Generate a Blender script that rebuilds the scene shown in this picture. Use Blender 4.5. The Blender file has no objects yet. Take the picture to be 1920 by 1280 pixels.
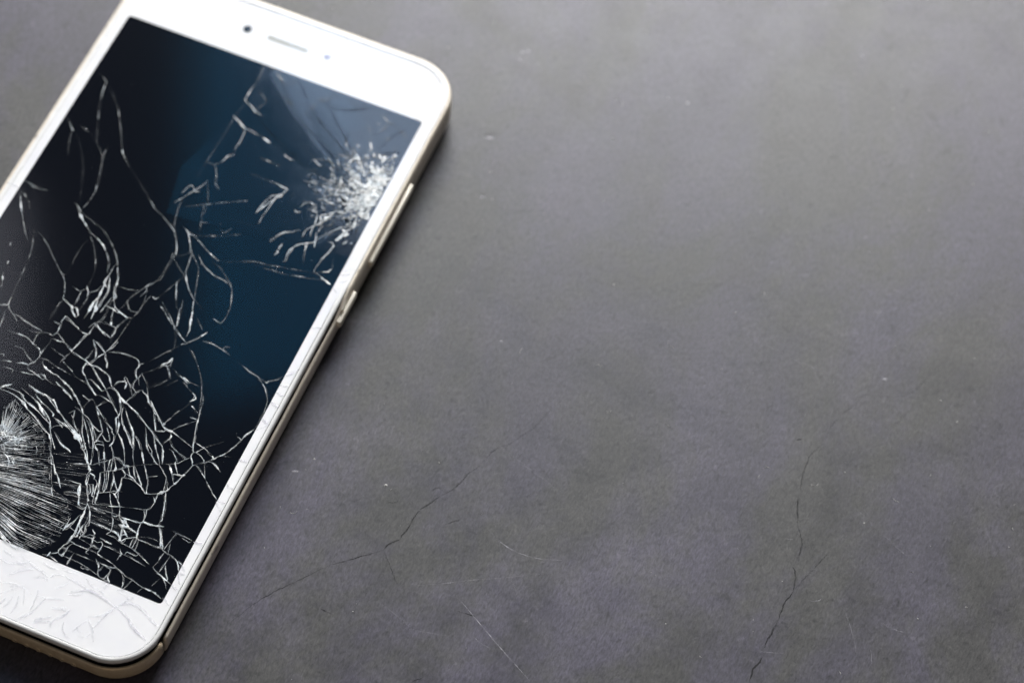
import bpy, bmesh, math, random
from mathutils import Vector, Matrix, Quaternion, noise
from mathutils.geometry import delaunay_2d_cdt

random.seed(7)
MM = 0.001                       # lengths below are in millimetres; the scene is in metres
THICK = 8.5                      # top of the cover glass above the table, mm

scene = bpy.context.scene
col = scene.collection

# ------------------------------------------------------------------ camera
cam_data = bpy.data.cameras.new('camera')
cam = bpy.data.objects.new('camera', cam_data)
col.objects.link(cam)
right = Vector((0.9235033, 0.3807339, 0.0467263))
down = Vector((0.3474428, -0.7786258, -0.5225182))
fwd = Vector((-0.1625581, 0.4987820, -0.8513468))
rot = Matrix((right, -down, -fwd)).transposed()
cam.matrix_world = Matrix.Translation(Vector((153.114, -230.263, 424.622 + THICK)) * MM) @ rot.to_4x4()
cam_data.sensor_width = 36.0
cam_data.lens = 36.0 * 4700.04 / 1920.0
cam_data.clip_start = 0.01
cam_data.clip_end = 20.0
cam_data.dof.use_dof = True
cam_data.dof.focus_distance = 0.476
cam_data.dof.aperture_fstop = 11.0
cam_data.dof.aperture_blades = 9
scene.camera = cam

# ------------------------------------------------------------------ world: a dim room
world = bpy.data.worlds.new('World')
scene.world = world
world.use_nodes = True
bg = world.node_tree.nodes['Background']
bg.inputs['Color'].default_value = (0.80, 0.88, 1.0, 1)
bg.inputs['Strength'].default_value = 0.065

# ------------------------------------------------------------------ lamps
def area_lamp(name, centre, sx, sy, colour, radiance, aim=(0.02, 0.0, 0.0), along=None):
    d = bpy.data.lights.new(name, 'AREA')
    d.shape = 'RECTANGLE'
    d.size, d.size_y = sx, sy
    d.energy = radiance * math.pi * sx * sy
    d.color = colour
    o = bpy.data.objects.new(name, d)
    col.objects.link(o)
    o.location = centre
    o.rotation_euler = (Vector(aim) - Vector(centre)).to_track_quat('-Z', 'Y').to_euler()
    if along:                                     # turn the panel so that its long side runs this way
        z = (Vector(centre) - Vector(aim)).normalized()
        x = Vector(along)
        x = (x - z * x.dot(z)).normalized()
        o.rotation_euler = Matrix((x, z.cross(x), z)).transposed().to_euler()
    return o

area_lamp('window_light', (-0.34, 1.56, 1.02), 1.15, 0.85, (1.0, 0.985, 0.965), 25.5)
area_lamp('blue_reflection_panel', (-0.268, 1.182, 1.420), 0.420, 0.500, (0.60, 0.75, 1.0), 5.6, along=(0.761, -0.511, 0.400))  # unseen window stand-in, added and turned for the diagonal sheen in the glass
area_lamp('teal_reflection_strip', (-0.524, 0.908, 1.488), 0.370, 0.045, (0.05, 0.50, 0.92), 0.50, along=(0.373, -0.819, 0.436))  # added dim strip, there only to mirror as teal in the glass
area_lamp('teal_reflection_panel', (-0.452, 0.941, 1.488), 0.345, 0.140, (0.04, 0.48, 0.95), 0.80, along=(0.373, -0.819, 0.436))  # wider unseen panel, added for the broad teal reflection
area_lamp('grey_reflection_panel', (-0.700, 0.733, 1.504), 0.183, 0.145, (0.96, 0.92, 1.0), 1.3, along=(0.393, -0.821, 0.414))  # added dim panel, mirrored as the grey patch at the pane's left
area_lamp('warm_fill_light', (0.30, -0.95, 0.36), 0.50, 0.40, (1.0, 0.74, 0.46), 1.0)  # unseen warm fill, added to lift the rim and bottom cap

# ------------------------------------------------------------------ exposure and render
scene.view_settings.view_transform = 'Standard'
scene.view_settings.look = 'None'
scene.view_settings.exposure = 0.0
scene.view_settings.gamma = 1.0
scene.render.engine = 'CYCLES'
scene.cycles.transparent_max_bounces = 24
scene.cycles.max_bounces = 8
scene.cycles.use_light_tree = False      # give the dim lamps their share of samples in the glass

# ------------------------------------------------------------------ traced fracture lines: (width mm, strength, points mm)
FAN_GUIDES = [[(-10.37,-40.56),(-11.37,-37.97),(-12.37,-35.37)],[(-9.67,-40.85),(-10.5,-36.82),(-11.33,-32.76)],[(-8.8,-40.47),(-8.52,-37.47),(-8.24,-34.45)],[(-8.01,-40.42),(-6.62,-37.99),(-5.22,-35.55)],[(-6.88,-40.52),(-4.59,-38.75),(-2.3,-36.98)],[(-9.86,-42.99),(-5.11,-41.06),(-0.35,-39.13)],[(-9.89,-44.9),(-4.36,-43.32),(1.17,-41.75)],[(-9.07,-46.89),(-3.32,-45.38),(2.43,-43.88)],[(-8.39,-48.62),(-2.47,-47.21),(3.44,-45.8)],[(-7.9,-49.47),(-1.67,-48.42),(4.54,-47.38)],[(-7.54,-50.09),(2.21,-49.0),(10.6,-48.81)],[(-6.24,-51.38),(2.15,-51.37),(10.43,-51.5)],[(-5.36,-52.89),(1.96,-53.5),(10.68,-54.0)],[(-4.32,-54.41),(2.14,-56.32),(10.69,-56.02)],[(-3.28,-56.22),(3.27,-58.42),(9.84,-58.4)],[(-2.11,-58.21),(2.96,-60.28),(7.14,-60.73)],[(-1.1,-60.07),(2.61,-61.58),(4.38,-61.94)]]
GLASS_CRACKS = [
    (0.147,0.25,[(-34.8,45.36),(-32.71,44.36),(-30.44,42.98)]),
    (0.294,0.6,[(-30.48,43.06),(-30.03,40.52),(-29.54,38.59)]),
    (0.184,0.3,[(-29.54,38.59),(-28.16,34.93),(-26.6,31.38),(-25.18,28.27)]),
    (0.221,0.4,[(-25.18,28.27),(-23.58,26.66),(-22.98,26.24),(-21.66,23.82),(-20.45,20.22),(-19.69,16.91),(-19.66,14.65),(-19.94,12.26)]),
    (0.221,0.3,[(-22.41,28.12),(-22.41,26.26),(-21.66,23.82)]),
    (0.147,0.15,[(-30.28,30.65),(-27.41,29.6),(-25.18,28.27)]),
    (0.147,0.12,[(-30.44,42.98),(-27.37,40.05),(-25.04,37.77)]),
    (0.258,0.55,[(-25.04,37.77),(-22.5,33.71),(-20.5,30.39),(-18.99,27.81),(-16.55,25.67)]),
    (0.184,0.2,[(-16.55,25.67),(-12.98,23.14),(-9.93,20.86),(-7.89,19.05)]),
    (0.184,0.35,[(-7.89,19.05),(-6.37,17.92),(-5.24,17.53)]),
    (0.147,0.15,[(-34.14,31.74),(-32.0,29.87)]),
    (0.294,0.5,[(-32.42,30.15),(-31.19,29.06)]),
    (0.147,0.25,[(-31.19,29.06),(-30.33,25.94),(-28.97,22.83)]),
    (0.147,0.18,[(-31.19,29.06),(-28.81,27.09),(-27.01,25.11),(-24.74,21.5),(-23.12,17.64),(-21.51,13.82),(-21.2,12.15)]),
    (0.294,0.6,[(-34.64,11.99),(-32.74,10.57),(-31.98,10.23)]),
    (0.221,0.5,[(-33.9,13.46),(-31.87,13.24),(-30.09,13.13),(-28.57,13.13)]),
    (0.294,0.6,[(-34.44,11.62),(-32.5,8.86),(-30.7,6.07)]),
    (0.147,0.15,[(-32.48,10.46),(-30.84,9.16),(-29.56,7.48)]),
    (0.294,0.55,[(-22.3,12.78),(-21.05,12.22),(-20.02,11.33)]),
    (0.184,0.3,[(-2.65,46.02),(-0.29,44.72),(1.06,43.91)]),
    (0.368,0.7,[(-2.65,46.02),(-0.48,45.11),(1.11,44.03)]),
    (0.294,0.5,[(1.11,44.03),(1.77,42.82),(1.75,40.46),(1.55,38.5)]),
    (0.221,0.5,[(1.11,44.03),(4.04,43.38)]),
    (0.294,0.45,[(-2.47,50.88),(-0.45,49.88),(1.63,48.44)]),
    (0.221,0.2,[(-0.62,53.16),(-1.98,48.23),(-2.06,42.03),(-2.21,36.8),(-2.29,33.04),(-2.31,28.41)]),
    (0.294,0.5,[(0.52,34.31),(1.22,36.02),(2.45,37.04)]),
    (0.221,0.35,[(-2.29,33.04),(-0.67,32.84),(0.4,33.79)]),
    (0.221,0.35,[(-0.36,32.99),(1.24,30.48),(1.87,28.01),(3.33,27.75)]),
    (0.331,0.7,[(-3.81,21.11),(-2.67,22.99),(-1.54,25.32),(-0.33,27.47),(-0.01,28.76)]),
    (0.294,0.7,[(-3.44,23.79),(-2.93,25.84),(-2.34,26.56),(-1.14,25.28),(-0.21,25.69)]),
    (0.184,0.4,[(-0.73,21.37),(2.39,23.46),(5.92,25.5),(9.46,27.55)]),
    (0.184,0.3,[(0.08,28.57),(2.25,24.53),(2.93,21.21)]),
    (0.258,0.45,[(-2.21,60.93),(-1.69,56.54),(-1.99,53.51),(-1.97,50.63)]),
    (0.294,0.5,[(-1.22,60.89),(1.07,59.74),(3.29,58.32),(4.4,57.61),(5.53,59.34),(6.76,60.87)]),
    (0.294,0.45,[(-0.81,54.28),(1.15,53.01),(2.35,52.11),(1.64,50.35),(1.38,49.28)]),
    (0.331,0.5,[(-2.47,50.88),(0.05,49.63),(1.57,48.89),(3.98,47.84)]),
    (0.368,0.65,[(-2.65,46.02),(-0.79,44.97),(0.9,43.84)]),
    (0.221,0.4,[(0.9,43.84),(1.61,42.75),(1.81,39.55),(1.61,37.59)]),
    (0.258,0.4,[(1.12,44.18),(3.98,43.82),(7.1,42.88)]),
    (0.331,0.55,[(0.74,34.64),(0.97,36.14),(2.2,37.16)]),
    (0.221,0.3,[(-0.02,32.68),(1.06,30.85),(1.66,28.83),(3.33,27.75)]),
    (0.184,0.18,[(7.1,42.88),(11.51,41.6),(16.4,40.09),(20.59,39.21)]),
    (0.221,0.35,[(7.26,38.52),(10.4,38.31),(12.73,38.2)]),
    (0.294,0.4,[(11.78,41.03),(13.49,40.63)]),
    (0.184,0.2,[(7.11,34.05),(10.95,33.94),(13.67,33.79),(15.98,33.68)]),
    (0.294,0.35,[(12.78,34.07),(14.78,33.83),(15.98,33.68)]),
    (0.184,0.25,[(2.13,55.86),(4.47,54.99),(7.99,53.23)]),
    (0.331,0.4,[(11.71,56.84),(13.62,57.71),(15.26,59.17),(15.76,60.61)]),
    (0.294,0.35,[(10.81,52.13),(11.67,54.43),(12.07,56.05)]),
    (0.221,0.2,[(12.08,49.38),(12.09,46.08),(15.24,44.22),(20.16,41.79)]),
    (0.147,0.15,[(-2.21,60.93),(0.87,57.7),(7.04,52.8),(13.44,48.11),(20.08,43.61)]),
    (0.147,0.15,[(5.77,58.0),(9.9,54.1),(17.04,46.91),(20.71,43.9)]),
    (0.147,0.14,[(15.76,60.61),(20.08,58.72),(24.44,54.98),(27.14,51.49)]),
    (0.368,0.6,[(25.83,56.56),(26.48,56.38)]),
    (0.368,0.5,[(25.75,58.9),(27.23,58.15),(28.21,57.64),(29.43,57.48)]),
    (0.294,0.3,[(29.06,54.0),(29.31,53.88)]),
    (0.221,0.3,[(25.49,52.62),(26.49,51.66),(27.35,50.17)]),
    (0.368,0.6,[(26.51,51.2),(27.44,49.98)]),
    (0.221,0.25,[(28.21,57.64),(27.19,54.81),(25.95,53.3)]),
    (0.221,0.25,[(34.1,54.64),(31.8,56.42),(29.52,57.28)]),
    (0.221,0.3,[(32.78,50.75),(32.03,49.02),(31.97,48.29)]),
    (0.294,0.6,[(23.7,48.99),(25.21,47.33),(26.89,45.3),(28.21,44.04)]),
    (0.294,0.6,[(24.37,44.16),(25.42,46.03),(27.86,44.81)]),
    (0.294,0.5,[(21.57,46.15),(23.32,46.48),(24.97,45.36)]),
    (0.221,0.3,[(27.84,49.93),(30.49,47.39),(33.43,45.01)]),
    (0.221,0.25,[(6.35,38.5),(8.13,38.28),(10.6,38.38),(11.7,38.24)]),
    (0.294,0.35,[(11.94,41.29),(13.3,40.62)]),
    (0.258,0.35,[(12.92,34.1),(14.26,33.69),(15.75,33.61)]),
    (0.442,0.95,[(12.48,25.63),(12.72,27.73),(13.23,29.71),(13.7,30.92),(15.06,31.54),(15.53,32.75),(15.92,33.68)]),
    (0.442,1.0,[(14.04,25.83),(14.3,27.45),(14.3,29.19),(14.57,30.82),(15.5,31.49)]),
    (0.368,0.9,[(12.63,26.19),(13.33,27.76),(13.87,29.25),(14.43,30.25),(14.79,31.67)]),
    (0.294,0.4,[(14.16,23.41),(13.99,25.07),(14.11,26.11)]),
    (0.294,0.35,[(20.6,36.55),(20.56,37.54),(20.78,38.4)]),
    (0.221,0.2,[(18.55,37.4),(20.6,36.55),(22.4,35.35),(23.46,34.82)]),
    (0.368,0.6,[(22.98,38.13),(23.04,36.64),(23.09,35.41),(23.63,34.9)]),
    (0.368,0.6,[(23.63,34.9),(24.62,34.09),(26.27,34.09)]),
    (0.442,0.6,[(24.24,32.67),(25.06,34.04),(24.19,34.15)]),
    (0.258,0.4,[(20.4,39.24),(22.96,38.63),(25.0,37.78),(26.68,37.28)]),
    (0.331,0.6,[(20.07,30.54),(20.45,31.96),(21.55,32.71),(22.44,32.11),(23.09,31.15)]),
    (0.368,0.7,[(21.38,32.63),(22.08,32.45)]),
    (0.331,0.5,[(22.82,31.28),(23.98,30.56),(24.38,29.25),(24.51,28.07)]),
    (0.589,0.85,[(24.68,30.38),(25.27,30.89),(26.2,31.56),(27.28,32.79)]),
    (0.589,0.8,[(25.4,29.71),(26.23,30.58),(26.97,31.66)]),
    (0.515,0.9,[(24.78,27.94),(25.7,28.6),(25.93,29.45)]),
    (0.515,0.9,[(25.64,27.84),(25.87,28.68),(24.87,29.97)]),
    (0.331,0.6,[(24.78,27.94),(24.04,26.87),(23.47,25.87),(23.55,23.94)]),
    (0.331,0.6,[(24.45,27.3),(24.7,25.44),(25.15,24.9)]),
    (0.368,0.9,[(26.85,25.67),(26.39,23.99),(25.13,23.18),(23.87,22.37),(23.22,21.58),(22.58,20.32),(22.47,18.81)]),
    (0.331,0.6,[(25.7,26.38),(26.19,24.88),(26.87,22.73)]),
    (0.294,0.5,[(25.13,23.18),(25.36,21.81)]),
    (0.331,0.7,[(18.01,20.47),(18.48,21.66),(19.11,22.93),(19.77,23.71),(21.29,24.4),(21.78,25.11)]),
    (0.258,0.5,[(26.85,25.67),(27.68,26.53),(28.75,27.75),(29.74,29.18),(31.08,30.28),(32.03,30.46)]),
    (0.368,0.7,[(27.9,27.37),(29.15,28.67),(29.89,29.75)]),
    (0.515,0.9,[(32.03,30.46),(31.29,29.39),(30.81,28.18),(30.67,27.14),(30.36,26.02)]),
    (0.515,0.95,[(29.97,22.42),(30.09,23.94),(30.32,24.77),(29.61,25.43),(28.93,25.13)]),
    (0.368,0.7,[(29.57,21.51),(30.03,23.18)]),
    (0.368,0.8,[(30.1,26.15),(30.33,26.99),(30.71,28.39)]),
    (0.442,0.8,[(31.7,32.54),(31.66,31.28),(31.86,30.38)]),
    (0.294,0.5,[(20.67,18.73),(20.63,19.69),(20.57,21.13)]),
    (0.368,0.5,[(20.28,17.83),(20.67,18.73)]),
    (0.662,0.8,[(31.25,33.09),(31.56,34.22),(32.04,35.44)]),
    (0.736,0.8,[(26.16,37.05),(27.23,36.52),(28.39,35.79),(29.88,35.21)]),
    (0.736,0.75,[(26.3,40.39),(26.8,41.12),(27.62,40.22),(28.87,39.28),(30.28,38.9)]),
    (0.589,0.8,[(26.19,38.82),(27.16,38.5),(28.56,38.13),(29.97,37.76)]),
    (0.589,0.8,[(28.21,35.71),(28.71,36.44),(29.46,37.53),(30.47,38.48),(31.29,39.86)]),
    (0.589,0.9,[(28.55,33.61),(29.03,34.83),(30.04,35.78),(30.95,36.95),(31.86,38.61),(32.68,39.99)]),
    (0.515,0.8,[(29.73,34.64),(30.98,35.96),(31.9,37.12),(32.98,38.86),(34.06,40.61)]),
    (0.662,0.8,[(29.4,41.79),(29.88,43.02),(30.87,42.2),(32.12,41.24),(33.54,40.37)]),
    (0.662,0.75,[(29.18,40.42),(30.21,40.89),(31.53,40.72),(32.84,40.56),(34.03,41.6)]),
    (0.589,0.75,[(30.91,43.48),(32.15,43.03),(33.47,42.86),(34.54,41.83)]),
    (0.736,0.8,[(32.01,39.18),(33.23,39.23),(34.06,40.61),(34.71,41.91)]),
    (0.662,0.75,[(30.86,34.41),(31.78,35.57),(32.77,37.02),(33.77,38.47)]),
    (0.589,0.7,[(32.01,33.68),(32.93,34.84),(33.49,36.34)]),
    (0.515,0.6,[(25.6,42.86),(25.83,43.73),(26.67,42.33),(26.36,41.17)]),
    (0.515,0.6,[(24.47,44.9),(24.95,46.14),(25.89,46.82),(27.39,46.73)]),
    (0.442,0.6,[(25.98,46.61),(27.17,45.36),(28.26,44.32),(29.27,43.0)]),
    (0.368,0.45,[(21.7,45.95),(23.37,45.94),(24.79,45.56)]),
    (0.368,0.45,[(22.89,47.01),(23.89,48.49),(24.79,47.87),(25.71,46.75)]),
    (0.442,0.6,[(26.61,51.27),(27.55,49.63)]),
    (0.294,0.3,[(27.55,49.63),(26.79,48.52),(26.31,47.27)]),
    (0.221,0.25,[(27.55,49.63),(29.81,47.83),(31.52,46.3),(33.22,45.29)]),
    (0.294,0.4,[(29.62,53.41),(29.7,53.7)]),
    (0.294,0.35,[(31.71,48.69),(31.96,49.06)]),
    (0.368,0.5,[(29.8,45.52),(30.03,46.39),(30.85,45.49),(32.37,44.4)]),
    (0.368,0.35,[(30.97,47.08),(32.58,46.27),(34.08,45.68)]),
    (0.294,0.5,[(25.25,42.71),(24.68,43.98),(24.64,44.98)]),
    (0.442,0.55,[(28.56,30.88),(29.39,31.75),(30.49,32.5),(31.59,33.24)]),
    (0.368,0.5,[(27.69,30.99),(28.68,32.43),(29.33,33.71)]),
    (0.221,0.6,[(23.27,48.47),(24.81,47.36),(26.35,46.26),(27.9,44.67)]),
    (0.184,0.3,[(-1.8,20.97),(2.23,23.26),(6.49,25.89),(9.64,27.55)]),
    (0.184,0.3,[(2.0,22.92),(2.84,19.98),(4.19,16.82)]),
    (0.184,0.3,[(3.16,18.94),(4.86,19.47)]),
    (0.221,0.3,[(2.96,15.32),(6.92,16.87)]),
    (0.258,0.35,[(7.62,19.06),(8.73,18.39),(9.63,20.2)]),
    (0.221,0.2,[(6.92,16.87),(10.09,18.43),(11.89,19.57)]),
    (0.258,0.5,[(18.2,20.3),(19.09,22.57),(20.34,24.08),(22.42,25.49)]),
    (0.221,0.35,[(26.5,17.98),(25.75,20.43),(25.02,22.43)]),
    (0.294,0.5,[(27.41,19.78),(27.82,19.73)]),
    (0.221,0.3,[(26.81,22.77),(26.22,25.31)]),
    (0.184,0.18,[(10.81,12.1),(14.1,13.34),(16.03,14.21)]),
    (0.258,0.35,[(15.38,13.92),(17.31,14.78),(20.24,15.17)]),
    (0.258,0.4,[(19.64,13.98),(21.74,14.46),(24.43,14.51)]),
    (0.184,0.25,[(17.67,14.02),(21.29,15.41),(25.17,16.23),(28.97,17.24),(32.06,17.25)]),
    (0.221,0.3,[(24.43,14.51),(27.17,15.28),(29.99,15.86),(31.68,16.39)]),
    (0.331,0.6,[(31.1,16.82),(32.25,16.41),(34.05,15.85)]),
    (0.221,0.4,[(29.29,17.39),(31.01,17.01)]),
    (0.294,0.6,[(29.11,17.77),(29.34,20.65),(29.92,22.77),(30.36,24.36)]),
    (0.221,0.4,[(31.42,22.04),(32.31,19.66),(31.86,18.54),(29.93,17.67)]),
    (0.221,0.25,[(22.44,17.09),(22.73,18.14)]),
    (0.294,0.5,[(23.09,17.38),(22.69,19.05),(23.12,20.64)]),
    (0.294,0.35,[(20.26,18.43),(20.5,20.4)]),
    (0.258,0.55,[(-5.33,17.72),(-3.07,16.37),(-1.08,15.15),(-0.29,14.33)]),
    (0.221,0.35,[(-0.29,14.33),(-1.59,16.57),(-2.54,20.87),(-2.47,22.33)]),
    (0.258,0.55,[(-0.29,14.33),(0.99,12.57),(1.93,10.66),(2.04,8.86)]),
    (0.368,0.75,[(0.7,12.9),(1.43,11.83),(2.21,9.86)]),
    (0.221,0.25,[(2.04,8.86),(2.05,6.09),(2.09,2.9)]),
    (0.258,0.5,[(2.04,8.86),(3.94,7.4),(5.48,6.25),(6.86,5.04)]),
    (0.184,0.25,[(2.33,9.45),(3.75,10.55),(4.52,11.36)]),
    (0.294,0.65,[(0.4,16.52),(1.94,15.8),(3.39,13.65),(4.49,11.81)]),
    (0.258,0.5,[(4.49,11.81),(6.58,9.97),(7.61,9.05)]),
    (0.294,0.5,[(3.28,15.47),(5.32,14.52),(7.54,13.18),(9.98,12.19)]),
    (0.221,0.3,[(2.13,15.42),(3.28,15.47)]),
    (0.184,0.3,[(9.98,12.19),(10.49,11.95)]),
    (0.184,0.2,[(9.62,11.33),(11.95,10.53),(14.51,8.46),(15.53,7.55)]),
    (0.294,0.6,[(6.31,11.7),(7.88,10.09),(9.49,9.2),(11.41,8.45)]),
    (0.221,0.4,[(11.41,8.45),(13.87,8.18),(15.37,7.48)]),
    (0.258,0.45,[(15.01,8.23),(16.3,6.52),(17.52,3.43),(17.78,1.29),(17.84,-0.03)]),
    (0.294,0.55,[(17.84,-0.03),(17.5,-1.3),(15.7,-0.76)]),
    (0.221,0.5,[(5.03,11.13),(5.51,8.57),(5.78,6.84),(6.68,5.41)]),
    (0.331,0.8,[(5.78,6.84),(6.93,5.06),(8.26,3.38)]),
    (0.221,0.4,[(8.26,3.38),(9.97,1.87),(12.65,0.35)]),
    (0.258,0.4,[(7.8,8.67),(8.75,6.34),(9.74,3.13),(10.91,-0.42)]),
    (0.258,0.45,[(5.3,3.88),(6.8,0.45),(8.22,-1.63)]),
    (0.368,0.85,[(8.54,-1.49),(9.29,-3.4),(9.89,-5.37)]),
    (0.221,0.4,[(8.25,0.65),(9.04,-1.71),(9.29,-3.4)]),
    (0.294,0.65,[(7.35,-3.37),(9.42,-5.59),(11.76,-7.21),(13.58,-8.18)]),
    (0.331,0.7,[(11.07,-0.35),(11.86,-3.15),(12.61,-5.05),(12.7,-6.79)]),
    (0.221,0.3,[(12.61,-1.92),(13.96,-3.11),(15.15,-4.36)]),
    (0.368,0.9,[(13.42,-8.25),(14.09,-7.28),(14.93,-6.25)]),
    (0.294,0.55,[(14.93,-6.25),(15.51,-5.1),(16.03,-4.2)]),
    (0.221,0.4,[(11.59,-9.95),(10.97,-7.57),(9.6,-5.95)]),
    (0.184,0.3,[(9.89,-12.7),(11.23,-10.78),(12.79,-8.53)]),
    (0.258,0.6,[(16.14,-6.37),(17.73,-6.11),(18.94,-6.23)]),
    (0.331,0.75,[(17.73,-6.11),(19.99,-6.43),(22.01,-7.07)]),
    (0.221,0.45,[(20.63,-6.58),(20.59,-5.72),(21.63,-5.48)]),
    (0.147,0.12,[(22.42,-7.11),(24.28,-7.83),(26.05,-8.35)]),
    (0.294,0.55,[(26.05,-8.35),(27.91,-9.06),(29.5,-9.23),(30.64,-10.03)]),
    (0.258,0.45,[(31.96,-9.23),(33.28,-8.42),(33.96,-7.46)]),
    (0.147,0.2,[(14.09,-8.84),(16.42,-10.45),(18.94,-13.27),(20.31,-15.28)]),
    (0.147,0.25,[(3.95,-0.82),(6.51,-2.84),(9.42,-5.59)]),
    (0.258,0.5,[(-33.77,13.57),(-31.6,12.72),(-29.05,12.96)]),
    (0.294,0.55,[(-33.86,11.25),(-31.94,8.03),(-29.89,4.91),(-27.45,1.76)]),
    (0.184,0.2,[(-27.45,1.76),(-26.32,0.71)]),
    (0.258,0.45,[(-26.6,3.7),(-25.79,1.84),(-24.76,-0.8)]),
    (0.184,0.35,[(-24.76,-0.8),(-24.0,-3.98),(-23.66,-7.75),(-22.99,-11.79),(-22.76,-14.27)]),
    (0.147,0.3,[(-26.5,3.52),(-24.55,3.06)]),
    (0.258,0.5,[(-24.46,2.88),(-22.1,1.28),(-19.19,-1.38),(-16.49,-3.67)]),
    (0.294,0.6,[(-16.49,-3.67),(-15.15,-4.81),(-14.04,-6.92),(-13.61,-8.45)]),
    (0.331,0.8,[(-13.67,-8.69),(-12.07,-9.27),(-10.71,-9.73)]),
    (0.405,0.9,[(-11.19,-9.52),(-10.17,-10.78),(-9.32,-11.68)]),
    (0.405,0.9,[(-10.11,-9.47),(-8.91,-11.07)]),
    (0.294,0.65,[(-20.84,11.45),(-18.53,9.57),(-16.43,8.05)]),
    (0.331,0.7,[(-16.24,7.69),(-14.21,7.05),(-12.06,5.79),(-10.19,3.98),(-8.97,2.33),(-8.51,0.34)]),
    (0.258,0.4,[(-20.19,11.29),(-17.0,10.26),(-14.42,9.63),(-12.07,8.01),(-10.72,6.84)]),
    (0.258,0.55,[(-10.72,6.84),(-8.86,5.02),(-7.45,3.01),(-6.36,0.87)]),
    (0.294,0.7,[(-6.72,1.58),(-5.67,-0.12),(-5.21,-2.1),(-4.28,-4.28)]),
    (0.221,0.35,[(-15.62,6.86),(-14.08,5.33),(-12.14,2.67),(-10.81,-0.25),(-10.47,-2.71),(-10.37,-3.97)]),
    (0.147,0.15,[(-15.4,6.07),(-16.02,4.01),(-15.93,0.96),(-15.54,-1.93),(-15.82,-4.24)]),
    (0.258,0.5,[(-10.68,-4.11),(-9.64,-5.38),(-9.19,-7.33)]),
    (0.221,0.5,[(-13.39,-5.32),(-11.24,-5.88),(-10.4,-4.64)]),
    (0.258,0.6,[(-9.34,-5.24),(-8.32,-4.35),(-7.96,-2.89)]),
    (0.368,0.85,[(-7.91,2.81),(-7.72,0.26),(-8.02,-2.05),(-6.87,-2.84)]),
    (0.515,1.0,[(-7.78,-1.07),(-7.42,-3.95),(-7.23,-6.46),(-6.63,-8.34),(-6.3,-10.76)]),
    (0.442,0.95,[(-7.36,-0.45),(-6.21,-3.41),(-6.21,-5.57),(-5.91,-7.59)]),
    (0.368,0.8,[(-7.66,-2.76),(-7.29,-5.62),(-7.65,-7.08),(-7.47,-9.57),(-7.65,-11.36)]),
    (0.368,0.7,[(-4.89,-4.55),(-5.07,-6.35),(-5.37,-8.63)]),
    (0.294,0.6,[(-11.03,-5.57),(-10.77,-8.9),(-10.83,-10.22)]),
    (0.221,0.4,[(-9.16,-5.6),(-9.27,-8.23),(-9.45,-10.03)]),
    (0.294,0.75,[(-10.97,-12.42),(-9.38,-12.99),(-7.79,-13.55)]),
    (0.294,0.6,[(-5.73,-1.46),(-4.58,-4.41),(-3.21,-6.38)]),
    (0.368,0.8,[(-3.21,-6.38),(-1.77,-7.02),(-0.04,-7.53)]),
    (0.368,0.75,[(-4.89,-6.7),(-3.33,-6.86),(-2.37,-7.29)]),
    (0.331,0.7,[(-3.33,-6.86),(-2.74,-8.74),(-1.99,-10.54)]),
    (0.294,0.55,[(-1.99,-10.54),(-3.61,-10.62),(-4.77,-10.5)]),
    (0.294,0.6,[(-1.07,-10.55),(-2.62,-10.39),(-3.88,-10.1)]),
    (0.294,0.7,[(-0.95,-10.07),(-0.54,-11.59),(-0.75,-12.95)]),
    (0.331,0.75,[(-5.19,-11.12),(-3.11,-12.31),(-0.9,-13.02)]),
    (0.258,0.5,[(0.26,-7.4),(-0.53,-9.46),(-0.84,-11.72),(-0.2,-14.4)]),
    (0.258,0.45,[(1.23,-5.68),(0.92,-7.96),(0.78,-10.57),(0.64,-13.18),(0.12,-15.73)]),
    (0.221,0.4,[(-4.12,-11.06),(-3.99,-8.44),(-4.65,-5.73),(-3.98,-4.14)]),
    (0.221,0.35,[(-5.09,-1.61),(-3.07,-1.57),(-0.78,-0.98)]),
    (0.294,0.6,[(-2.13,-6.32),(-1.64,-4.39),(-1.45,-2.58),(-0.48,-0.84),(0.62,1.39)]),
    (0.258,0.55,[(-1.82,-4.03),(-0.15,-5.87),(1.23,-5.68)]),
    (0.258,0.5,[(0.91,-0.65),(1.55,-3.39),(1.41,-6.03)]),
    (0.368,0.8,[(0.15,-2.08),(0.73,-0.3)]),
    (0.258,0.5,[(-0.48,-0.84),(0.8,1.03),(1.48,2.64)]),
    (0.221,0.3,[(1.65,2.28),(1.8,4.97),(1.76,8.02),(1.47,10.1)]),
    (0.294,0.5,[(1.93,-0.85),(3.13,-1.39),(3.49,-1.01)]),
    (0.221,0.3,[(3.43,-1.26),(4.36,1.32),(5.29,3.91),(5.79,5.88)]),
    (0.184,0.35,[(3.84,-1.72),(6.34,-3.4),(8.76,-5.31)]),
    (0.221,0.3,[(1.55,-3.39),(2.02,-1.02)]),
    (0.147,0.12,[(-3.98,-4.14),(-5.85,-1.95)]),
    (0.258,0.5,[(-24.26,-14.94),(-23.06,-14.4)]),
    (0.294,0.5,[(-29.32,-1.08),(-29.09,-1.86)]),
    (0.294,0.55,[(-27.67,-5.18),(-27.44,-5.96)]),
    (0.331,0.55,[(-27.43,-7.7),(-26.82,-9.17)]),
    (0.221,0.3,[(-26.44,-9.87),(-25.61,-12.1)]),
    (0.184,0.25,[(-22.43,-16.26),(-22.1,-18.24),(-21.75,-19.57)]),
    (0.184,0.25,[(-13.63,-14.03),(-13.53,-11.42),(-13.42,-8.8)]),
    (0.219,0.55,[(-24.16,-15.13),(-22.81,-14.52)]),
    (0.25,0.65,[(-22.91,-12.96),(-22.8,-14.2),(-22.09,-15.17),(-20.94,-15.93)]),
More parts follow.
